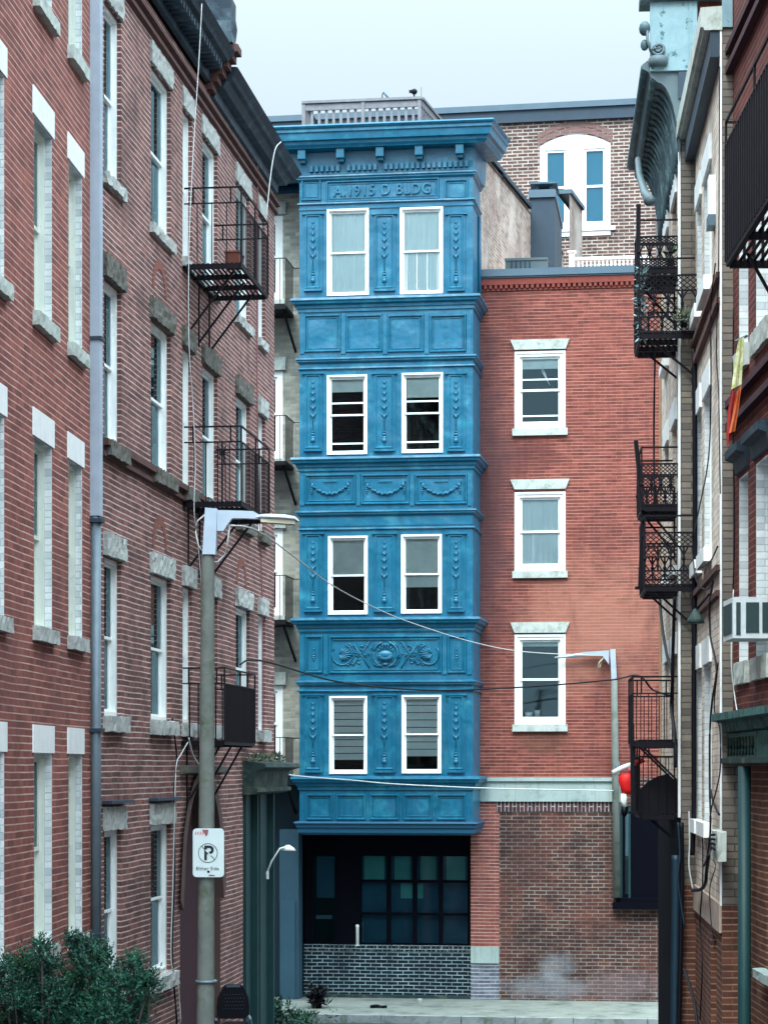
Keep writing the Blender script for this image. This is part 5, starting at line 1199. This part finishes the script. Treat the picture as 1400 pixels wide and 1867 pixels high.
q = MB(); q.rough(-.75, .02, -.09, -.001, 0, .30, .008, .08, 8); q.build('case', 'limestone', bt)
q = MB()
for k in range(4): q.tube([(-.55, -.11, .1+k*.05), (-.3, -.13, .14+k*.04), (-.05, -.11, .12+k*.05)], .012, 5)
q.build('wiring', 'black_rubber', bt)
bl = thing('cable_lamp', 'dark shaded wall lamp tangled in cables below the string courses at right', 'lamp', FR2.world(FR2.U(1293), .15, FR2.z(1293, 1130)), FR2.rz)
q = MB(); q.lathe([(.02, .12), (.09, 0), (.1, -.04)], 0, 0, 12); q.build('shade', 'green_cornice', bl)
q = MB(); q.tube([(0, 0, .1), (.05, .08, .2), (.06, .15, .28)], .015, 6); q.build('arm', 'iron', bl)

# ================================================================ STREET LAMPS, SIGN, WIRES
ZP = 20.8
lp = thing('street_lamp', 'near street lamp on a mossy concrete pole carrying the no parking sign', 'street lamp', (W3(377, 1400, ZP).x, ZP, -.1), 0, 'street lamps')
lx = lp.location.x; L3 = lambda px, py, dz_=0.: W3(px, py, ZP+dz_)-Vector(lp.location)
q = MB(); q.lathe([(.098, 0), (.088, 1.6), (.078, 3.1), (.062, 6.65), (.058, 6.68)], 0, 0, 20)
q.v = [(v[0]+(v[2]-4.7)*.005, v[1], v[2]) for v in q.v]; q.build('pole', 'concrete_pole', lp)
q = MB(); a_, b_ = L3(371, 1012), L3(397, 927)
q.add([(a_.x-.005, -.075, a_.z), (a_.x+.115, -.075, a_.z), (a_.x+.115, .075, a_.z), (a_.x-.005, .075, a_.z), (b_.x-.112, -.075, b_.z), (b_.x, -.075, b_.z-.01), (b_.x, .075, b_.z-.01), (b_.x-.112, .075, b_.z)], [(0, 3, 2, 1), (4, 5, 6, 7), (0, 1, 5, 4), (1, 2, 6, 5), (2, 3, 7, 6), (3, 0, 4, 7)])
q.build('mast_box', 'galvanised', lp)
q = MB(); pts = [L3(*p_) for p_ in ((396, 931), (440, 932), (462, 933), (474, 940), (474, 947), (446, 946), (424, 946), (416, 956), (408, 969), (396, 969))]
q.prism([(p_.x, p_.z) for p_ in pts], -.05, .05); q.build('arm', 'galvanised', lp)
q = MB(); secs = [(466, 944, .02, .05), (474, 944.5, .035, .08), (490, 944.5, .04, .1), (520, 946, .04, .11), (538, 948.5, .035, .1), (545, 952, .015, .05)]; vs = []; fs = []; nn = 12
for px, py, hz, hy in secs:
    p_ = L3(px, py)
    for k in range(nn): t_ = 2*math.pi*k/nn; s_ = math.sin(t_); vs.append((p_.x, hy*math.cos(t_), p_.z+hz*(s_ if s_ > 0 else s_*.45)))
for i in range(len(secs)-1):
    for k in range(nn): j = (k+1) % nn; fs.append((i*nn+k, i*nn+j, i*nn+nn+j, i*nn+nn+k))
fs += [tuple(range(nn)), tuple(range((len(secs)-1)*nn, len(secs)*nn))[::-1]]
q.add(vs, fs, True); q.build('luminaire', 'galvanised', lp)
q = MB(); a_, b_ = L3(476, 953), L3(538, 957); q.prism([(a_.x, L3(476, 947).z), (b_.x, L3(538, 949).z), (b_.x, b_.z), (a_.x, a_.z)], -.07, .07); q.build('lens', 'lens', lp)
q = MB(); q.tube([L3(374, 938), L3(360, 950), L3(356, 970), L3(362, 995), L3(372, 1008)], .007, 6); q.tube([L3(419, 957), L3(415, 990), L3(410, 1012), L3(398, 1024), L3(390, 1025)], .008, 6); q.build('lamp_cable', 'white_cable', lp)
q = MB(); z_ = L3(380, 1790).z; q.lathe([(.094, z_-.012), (.1, z_-.01), (.1, z_+.01), (.094, z_+.012)], 0-.005, 0, 20); q.build('band', 'galvanised_dull', lp)
# sign
sg_ = thing('no_parking_sign', 'white no parking sign with crossed P strapped to the concrete lamp pole', 'sign', W3(380, 1600, ZP-.11)); sb = Vector(sg_.location)
hw_, hh_ = 28.5/F*(ZP-.11), 89/F*(ZP-.11)
q = MB(); pts = []; rr = .035
for cx_, cz_, t0_ in ((hw_-rr, hh_-rr, 0), (-hw_+rr, hh_-rr, 90), (-hw_+rr, rr, 180), (hw_-rr, rr, 270)):
    for k in range(6): t_ = R(t0_+k*18); pts.append((cx_+rr*math.cos(t_), cz_+rr*math.sin(t_)))
q.prism(pts[::-1], .004, 0); q.build('plate', 'sign_white', sg_)
cz_ = hh_-(1556-1511)/F*(ZP-.11)
q = MB(); r0 = .083
def annarc(q, cx, cz, r_, w_, a0_, a1_, y_, n_=40):
    for i in range(n_):
        t0_, t1_ = R(a0_+(a1_-a0_)*i/n_), R(a0_+(a1_-a0_)*(i+1)/n_)
        q.add([(cx+(r_-w_)*math.cos(t0_), y_, cz+(r_-w_)*math.sin(t0_)), (cx+r_*math.cos(t0_), y_, cz+r_*math.sin(t0_)), (cx+r_*math.cos(t1_), y_, cz+r_*math.sin(t1_)), (cx+(r_-w_)*math.cos(t1_), y_, cz+(r_-w_)*math.sin(t1_))], [(3, 2, 1, 0)])
q2 = MB(); annarc(q2, -.005, cz_, .09, .006, 20, 385, -.003); 
d_ = .062; q2.add([(-.065, -.003, cz_+.062), (-.06, -.003, cz_+.067), (-.02, -.003, cz_+.022), (-.026, -.003, cz_+.018)], [(0, 1, 2, 3)]); q2.add([(.02, -.003, cz_-.022), (.025, -.003, cz_-.017), (.058, -.003, cz_-.058), (.053, -.003, cz_-.062)], [(0, 1, 2, 3)])
q2.build('ring', 'ac_grille', sg_)
P_ = textmesh('P', .19, .0005, 'letter', 'sign_ink', sg_, (.0, -.0035, cz_-.006), offset=.003)
q = MB(); q.add([(-.03, -.0055, cz_+.027), (-.022, -.0055, cz_+.034), (.03, -.0055, cz_-.022), (.022, -.0055, cz_-.03)], [(0, 1, 2, 3)]); q.build('slash', 'sign_white', sg_)
textmesh('Either Side', .046, .0004, 'lettering', 'sign_ink', sg_, (-.01, -.003, .078), shear=.1, spacing=1.05)
q = MB(); q.blob(-.0, -.003, .05, .012, .006, .012, 8, 4); q.build('bolt', 'iron', sg_)
q = MB(); q.prism([(-.06, hh_-.012), (.0, hh_-.012), (-.005, hh_-.05), (-.02, hh_-.075), (-.04, hh_-.04)], -.003, -.001); q.prism([(.0, .012), (.06, .01), (.05, .022), (.01, .022)], -.003, -.001); q.build('rust_stain', 'sign_rust', sg_)
q = MB()
for k in range(4): q.prism([(-.125+k*.022, hh_-.06), (-.115+k*.022, hh_-.06), (-.108+k*.022, hh_-.03), (-.118+k*.022, hh_-.03)], -.0025, -.001)
q.build('faded_sticker', 'pink_cloth', sg_)
# far street lamp, standing on the ledge beside the dark shop window
OP = .14
f0 = FA.L(1124, 1637, OP); flp = FA.thing('street_lamp', 'far street lamp in front of the red brick facade with a slim white head', 'street lamp', 'street lamps', f0.x, OP, f0.z)
L4 = lambda px, py: FA.L(px, py, OP)-Vector((f0.x, -OP, f0.z))
q = MB(); b_, t_ = L4(1124, 1637), L4(1119.5, 1240); q.tube([b_, L4(1122, 1412), t_], .075, 14, True, .062); q.build('pole', 'concrete_pole', flp)
q = MB(); b_, t_ = L4(1119.5, 1240), L4(1117, 1184); q.tube([b_, t_], .072, 4, False); q.build('mast_box', 'galvanised', flp)
q = MB(); q.tube([L4(1124, 1412), L4(1124, 1388)], .085, 4, False); q.build('collar', 'galvanised_dull', flp)
q = MB(); q.prism([(L4(x_, y_).x, L4(x_, y_).z) for x_, y_ in ((1110, 1186), (1060, 1190), (1060, 1196), (1098, 1196), (1106, 1206), (1110, 1212))][::-1], -.04, .04); q.build('arm', 'galvanised', flp)
q = MB(); c_ = L4(1036, 1196.5); vs = []; 
q.tube([L4(1064, 1194), L4(1050, 1195), L4(1026, 1198), L4(1011, 1199.5)], .045, 10, True, .02); q.build('luminaire', 'galvanised', flp)
q = MB(); q.tube([L4(1104, 1196), L4(1092, 1208), L4(1089, 1222), L4(1094, 1216), L4(1098, 1200)], .012, 6); q.build('lamp_cable', 'lens', flp)
# wires across
def arcw(pts): return [W3(*p_) for p_ in pts]
cable('overhead_wire', 'white twisted wire sagging from the near lamp to the far lamp', arcw([(416, 958, 20.8), (470, 968, 23), (545, 1022, 26), (610, 1070, 29), (700, 1116, 32.5), (780, 1146, 36), (870, 1173, 39), (960, 1189, 41.5), (1100, 1196, 43.6)]), .008, 'white_cable', 'wire')
cable('overhead_wire', 'black wire sagging across the blue bay at the carved panel height', arcw([(438, 1212, 32), (458, 1203, 32.4), (505, 1212, 33.5), (600, 1240, 35.5), (700, 1254, 37.5), (800, 1259, 39), (900, 1256, 40), (1000, 1250, 40.5), (1115, 1240, 40), (1162, 1232, 30), (1190, 1258, 29.5), (1228, 1270, 29)]), .014, 'black_rubber', 'wire')
cable('overhead_wire', 'thin white wire crossing just under the lowest bay windows', arcw([(497, 1410, 36), (560, 1417, 37.5), (640, 1423, 39), (720, 1430, 40.5), (870, 1437, 42), (1000, 1440, 43), (1118, 1442, 43.6)]), .011, 'white_cable', 'wire')
fb = lambda pts, off=.1: [FLB.W(a_, b_, off) for a_, b_ in pts]
cable('wall_cable', 'long white cable hanging down the plum brick house from the cornice', fb([(368, 6), (362, 120), (352, 280), (345, 440), (344, 610), (352, 740), (356, 840), (354, 932), (362, 1000), (370, 1120)], .42), .006, 'white_cable', group='cables on the left-hand houses')
cable('wall_cable', 'short white cable hanging off the far tip of the dark left cornice', fb([(512, 258), (501, 274), (492, 330), (486, 392)], .4), .008, 'white_cable', group='cables on the left-hand houses')
cable('wall_cable', 'thin black conduit down the plum brick wall beside the arched door', fb([(314, 1310), (322, 1380), (318, 1440), (318, 1600), (314, 1740), (322, 1860), (324, 1960)], .05), .012, 'black_rubber', group='cables on the left-hand houses')
cable('wall_cable', 'white wire following the conduit beside the arched door', fb([(346, 1348), (330, 1376), (321, 1400), (318, 1500), (315, 1620), (312, 1750), (324, 1790), (330, 1867)], .09), .007, 'white_cable', group='cables on the left-hand houses')
cable('wall_cable', 'white wire looping from the lowest balcony to the lamp pole', fb([(344, 1346), (350, 1372), (358, 1388), (366, 1398)], .3), .010, 'white_cable', group='cables on the left-hand houses')
cable('wall_cable', 'thin dark wire down the corner of the plum brick house', fb([(470, 220), (469, 500), (470, 800), (478, 1100), (480, 1380)], .03), .009, 'sign_rust', group='cables on the left-hand houses')
# balconies on the beige wall beside the bay
gG = 'small balconies on the beige wall beside the blue bay'
for i, (yp, yr, lab) in enumerate(((556, 470, 'topmost small black balcony on the beige wall beside the blue bay'), (840, 757, 'second small black balcony down on the beige wall, just above the near lamp head'),
                                   (1132, 1049, 'third small black balcony down on the beige wall, right of the plum house corner'), (1414, 1345, 'lowest small black balcony on the beige wall over the shop cornice'))):
    pj = .9; u1_ = FA.U(521, pj); zp = FA.z(521, yp, pj); hr = FA.z(521, yr, pj)-zp
    t = FA.thing('balcony', lab, 'balcony', gG, u1_-1.7, 0, zp)
    q = MB(); q.box(0, 1.7, -pj, -.0, -.07, 0); q.build('platform', 'iron', t)
    q = MB(); q.bar((0, -pj, hr), (1.7, -pj, hr), .011); q.bar((1.7, -pj, hr), (1.7, 0, hr), .011); q.bar((1.7, -.0, hr), (2.1, -.0, hr-.0), .008); q.build('top_rail', 'iron', t)
    q = MB()
    for k in range(16): q.bar((1.7*k/15, -pj, 0), (1.7*k/15, -pj, hr), .008) if k % 3 == 0 or k > 13 else None
    for k in range(7): q.bar((1.7+.0, -pj+pj*k/7, 0), (1.7, -pj+pj*k/7, hr), .010)
    q.build('bars', 'iron', t)
    for xx in (.5, 1.62):
        q = MB(); q.bar((xx, -pj*.8, -.07), (xx+.12, .0, -.75), .028); q.build('bracket', 'iron', t)

# ================================================================ SMALL THINGS
# red bundle beside the far lamp
ZR = 27.8
rb = thing('hanging_bundle', 'bright red rounded bundle with white lower cloth hanging left of the lowest fire escape', 'bundle', W3(1145, 1400, ZR)); b_ = Vector(rb.location)
L5 = lambda px, py, d=0.: W3(px, py, ZR+d)-b_
q = MB(); secs = [(1143, 1410, 8), (1142, 1417, 13.5), (1143, 1428, 14.5), (1144, 1440, 12.5), (1145, 1449, 9)]; vs = []; fs = []; nn = 14
for px, py, hw2 in secs:
    p_ = L5(px, py); r_ = hw2/F*ZR
    for k in range(nn): t_ = 2*math.pi*k/nn; rr = r_*(1+.10*math.cos(3*t_+py)); vs.append((p_.x+rr*math.cos(t_), p_.y+rr*.8*math.sin(t_), p_.z))
for i in range(4):
    for k in range(nn): j = (k+1) % nn; fs.append((i*nn+k, i*nn+nn+k, i*nn+nn+j, i*nn+j))
fs += [tuple(range(nn)), tuple(range(4*nn, 5*nn))[::-1]]; q.add(vs, fs, True); q.build('red_wrap', 'red_cloth', rb)
q = MB(); q.tube([L5(1138, 1448), L5(1137, 1462), L5(1140, 1472)], .045, 10, True, .035); q.build('white_cloth', 'curtain', rb)
q = MB(); q.blob(*L5(1138, 1480), .042, .05, .07, 10, 6); q.build('dark_tip', 'black_plastic', rb)
q = MB(); q.blob(*L5(1149, 1403), .04, .04, .05, 10, 6); q.build('pale_top', 'pink_cloth', rb)
rs = thing('striped_cloth', 'red and white cloth draped behind the bars of the lowest fire escape', 'cloth', W3(1180, 1410, ZR)); b_ = Vector(rs.location)
q = MB(); q.tube([L5(1152, 1420)+Vector(rb.location)-b_, L5(1170, 1410)+Vector(rb.location)-b_, L5(1192, 1402)+Vector(rb.location)-b_], .035, 8, True, .03); q.build('white_part', 'curtain', rs)
q = MB(); q.tube([L5(1192, 1402)+Vector(rb.location)-b_, L5(1200, 1399)+Vector(rb.location)-b_, L5(1209, 1396)+Vector(rb.location)-b_], .04, 8, True, .03); q.build('red_part', 'flag_red', rs)
# office chair back, lower left centre
ZC = 31.6
cx_ = W3(425, 1800, ZC); ch_ = thing('office_chair', 'black perforated high-backed office chair standing beside the concrete lamp pole', 'chair', (cx_.x, ZC, -.1), R(8))
z0, z1 = W3(0, 1858, ZC).z+.1, W3(0, 1796, ZC).z+.1
q = MB(); zs = [(0, .17), (.12, .222), (.35, .228), (.6, .215), (.8, .175), (.93, .14), (1, .11)]; pts = [(w_, z0+(z1-z0)*t_) for t_, w_ in zs]; pts = [(-a_, b_) for a_, b_ in pts]+pts[::-1]
q.prism(pts[::-1], -.03, .03); q.build('backrest', 'black_plastic', ch_)
q = MB()
for r_ in range(5):
    for k in range(7): q.blob(-.13+k*.043+(r_ % 2)*.02, -.032, z0+.14+r_*.05, .006, .003, .006, 6, 3)
q.build('perforation', 'slate_metal', ch_)
q = MB(); q.box(-.1, .1, -.034, -.01, z1-.035, z1-.006); q.build('handle_slot', 'slate_metal', ch_)
q = MB(); q.box(-.22, .22, -.05, .38, z0-.16, z0-.08); q.build('seat', 'black_plastic', ch_)
for sg in (-1, 1): q = MB(); q.tube([(sg*.24, -.02, z0-.02), (sg*.24, .2, z0+.0), (sg*.24, .32, z0-.02)], .025, 8); q.tube([(sg*.28, .15, z0-.12), (sg*.24, .15, z0-.02)], .015, 6); q.build('armrest', 'galvanised_dull', ch_)
q = MB(); q.tube([(0, .15, .12), (0, .15, z0-.14)], .03, 8); q.build('gas_post', 'black_plastic', ch_)
for k in range(5): t_ = 2*math.pi*k/5; q = MB(); q.tube([(0, .15, .12), (.27*math.cos(t_), .15+.27*math.sin(t_), .05)], .02, 6); q.blob(.27*math.cos(t_), .15+.27*math.sin(t_), .03, .03, .03, .03, 8, 4); q.build('leg', 'black_plastic', ch_)
# potted plant by the blue pilaster
def plant(name, label, px, py, Z, r_, h_, mt, n, ln, wd, seed, pot=True):
    rn = random.Random(seed); p_ = W3(px, py, Z); o = thing(name, label, 'plant', (p_.x, Z, p_.z)); q = MB()
    for k in range(int(n/12)): leaves(q, rn.gauss(0, r_*.45), rn.gauss(0, r_*.35), h_*.3+rn.random()*h_*.6, r_*.3, 12, ln, wd, rn, .5)
    q.build('foliage', mt, o)
    q = MB()
    for k in range(6): q.tube([(0, 0, 0.02), (rn.gauss(0, r_*.3), rn.gauss(0, r_*.3), h_*.5), (rn.gauss(0, r_*.5), rn.gauss(0, r_*.5), h_*.85)], .01, 5)
    q.build('stem', 'bark', o)
    if pot: q = MB(); q.lathe([(.07, 0), (.11, .18), (.12, .2)], 0, 0, 12); q.build('pot', 'black_plastic', o)
    return o
plant('potted_plant', 'dark spiky potted plant at the foot of the blue shop pilaster', 577, 1846, 42.6, .17, .5, 'black_plastic', 300, .14, .02, 1)
plant('shrub', 'low green shrub growing at the foot of the green corner shopfront', 480, 1905, 37.2, .6, .75, 'leaf_dark', 1400, .09, .02, 2, False)
plant('shrub', 'patchy yellow-green shrub by the kerb below the blue pilaster', 545, 1880, 41.2, .45, .35, 'leaf_green', 700, .07, .015, 5, False)
# slim white post behind the shopfront glass
wp = FA.thing('white_post', 'slim white post standing behind the dark shopfront glass', 'post', None, FA.U(653), .10, zq)
q = MB(); q.lathe([(.03, 0), (.03, .36), (.034, .365), (.034, .4), (.02, .42)], 0, -.0, 12); q.build('shaft', 'white_paint', wp)
q = MB(); q.lathe([(.045, 0), (.045, .012)], 0, 0, 12); q.build('foot', 'white_paint', wp)
for i, (px, py, Z_, nm, lab, mt_, sz) in enumerate(((765, 1832, 43.0, 'paper_cup', 'crumpled white paper cup lying on the pavement below the shopfront', 'white_paint', .05), (690, 1838, 42.3, 'flat_litter', 'dark flattened litter on the pavement left of the paper cup', 'black_plastic', .12))):
    gz = .042; Zg = (HC-gz)/(py-HY)*F; p_ = W3(px, py, Zg); rl = random.Random(i)
    q = MB()
    if i == 0: q.lathe([(.03, 0), (.045, .1), (.05, .105)], 0, 0, 10)
    elif i == 1: q.rough(-.15, .15, -.1, .1, 0, .03, .02, .05, 3)
    else: leaves(q, 0, 0, .04, .16, 120, .07, .03, rl, .1)
    o = q.build(nm, mt_); o.location = (p_.x, p_.y, gz); tag(o, lab, 'litter')
# wall lamp on green shopfront
wl = FLB.thing('gooseneck_lamp', 'small white gooseneck wall lamp beside the green corner shopfront', 'lamp', None, ub(486), .0, FLB.z(490, 1570))
q = MB(); q.tube([(0, 0, -.2), (0, -.08, 0), (.05, -.2, .2), (.2, -.28, .22)], .014, 6); q.build('arm', 'white_paint', wl)
q = MB(); q.lathe([(.03, .25), (.1, .2), (.13, .16)], .24, -.3, 12); q.build('shade', 'white_paint', wl)
q = MB(); q.box(-.04, .04, -.03, 0, -.28, -.16); q.build('backplate', 'white_paint', wl)
# evergreen shrub in the foreground left
rn = random.Random(21); ZS = 17.6
sh = thing('evergreen_shrub', 'dark evergreen shrub with ragged tops filling the lower left corner', 'shrub', (W3(120, 0, ZS).x, ZS, -.1)); b_ = Vector(sh.location)
tops = [(6, 1762, 16), (14, 1785, 26), (42, 1752, 13), (46, 1772, 20), (76, 1730, 15), (80, 1750, 24), (95, 1770, 24), (62, 1795, 26), (25, 1815, 34), (135, 1718, 14), (146, 1735, 20), (166, 1728, 13), (158, 1757, 28), (140, 1785, 24), (186, 1745, 13), (184, 1768, 24), (175, 1805, 38), (205, 1788, 26), (244, 1757, 13), (240, 1778, 20), (252, 1796, 22), (274, 1788, 13), (272, 1806, 17), (228, 1820, 30), (105, 1810, 22), (262, 1836, 16), (60, 1840, 60), (110, 1850, 60), (5, 1840, 50), (180, 1860, 55), (70, 1900, 80), (170, 1920, 80), (240, 1890, 40), (20, 1870, 50), (90, 1830, 36), (130, 1835, 40), (150, 1880, 50), (200, 1850, 40), (215, 1880, 40), (100, 1880, 50), (240, 1850, 26), (50, 1815, 30)]
q = MB(); st_ = MB(); root_ = Vector((0, 0, .3))
for (px, py, r_) in tops:
    dz_ = rn.uniform(-.35, .35); c_ = W3(px, py, ZS+dz_)-b_; rad = r_/F*ZS
    st_.tube([root_+Vector((rn.gauss(0, .1), rn.gauss(0, .1), 0)), (root_+c_)*.5+Vector((rn.gauss(0, .12), rn.gauss(0, .12), 0)), c_], .022, 5, True, .008)
    ns = int(75*(r_/30)**2)+34
    for k in range(ns):                         # sprays of needles
        d = Vector((rn.gauss(0, 1), rn.gauss(0, 1), rn.gauss(0, 1))).normalized(); p0 = c_+d*rad*rn.random()**.45
        ax = (d*.8+Vector((0, 0, .7))+Vector((rn.gauss(0, .35), rn.gauss(0, .35), rn.gauss(0, .3)))).normalized(); L_ = rn.uniform(.05, .11)
        for j in range(9):
            tt = j/8; pp = p0+ax*L_*tt; sd = Vector((rn.gauss(0, 1), rn.gauss(0, 1), rn.gauss(0, 1))).normalized(); tip = pp+(sd*.9+ax*.8).normalized()*.028; wv = ax.cross(sd).normalized()*.007
            q.add([pp-wv, tip, pp+wv], [(0, 1, 2)])
q.build('foliage', 'leaf_dark', sh)
q = MB()
for (px, py, r_) in tops:
    c_ = W3(px, py, ZS)-b_
    for k in range(10):
        d = Vector((rn.gauss(0, 1), rn.gauss(0, 1), rn.gauss(0, 1))).normalized(); p0 = c_+d*r_/F*ZS*rn.uniform(.5, 1.05)
        for j in range(8): sd = Vector((rn.gauss(0, 1), rn.gauss(0, 1), rn.gauss(0, 1)+.4)).normalized(); wv = sd.cross(Vector((.3, .5, .8))).normalized()*.006; q.add([p0-wv, p0+sd*.045, p0+wv], [(0, 1, 2)])
q.build('young_tips', 'leaf_green', sh); st_.build('branches', 'bark', sh)
q = MB(); q.tube([(0, 0, 0), (.03, 0, .5), (0, .02, 1.1)], .06, 8, True, .04); q.build('trunk', 'bark', sh)
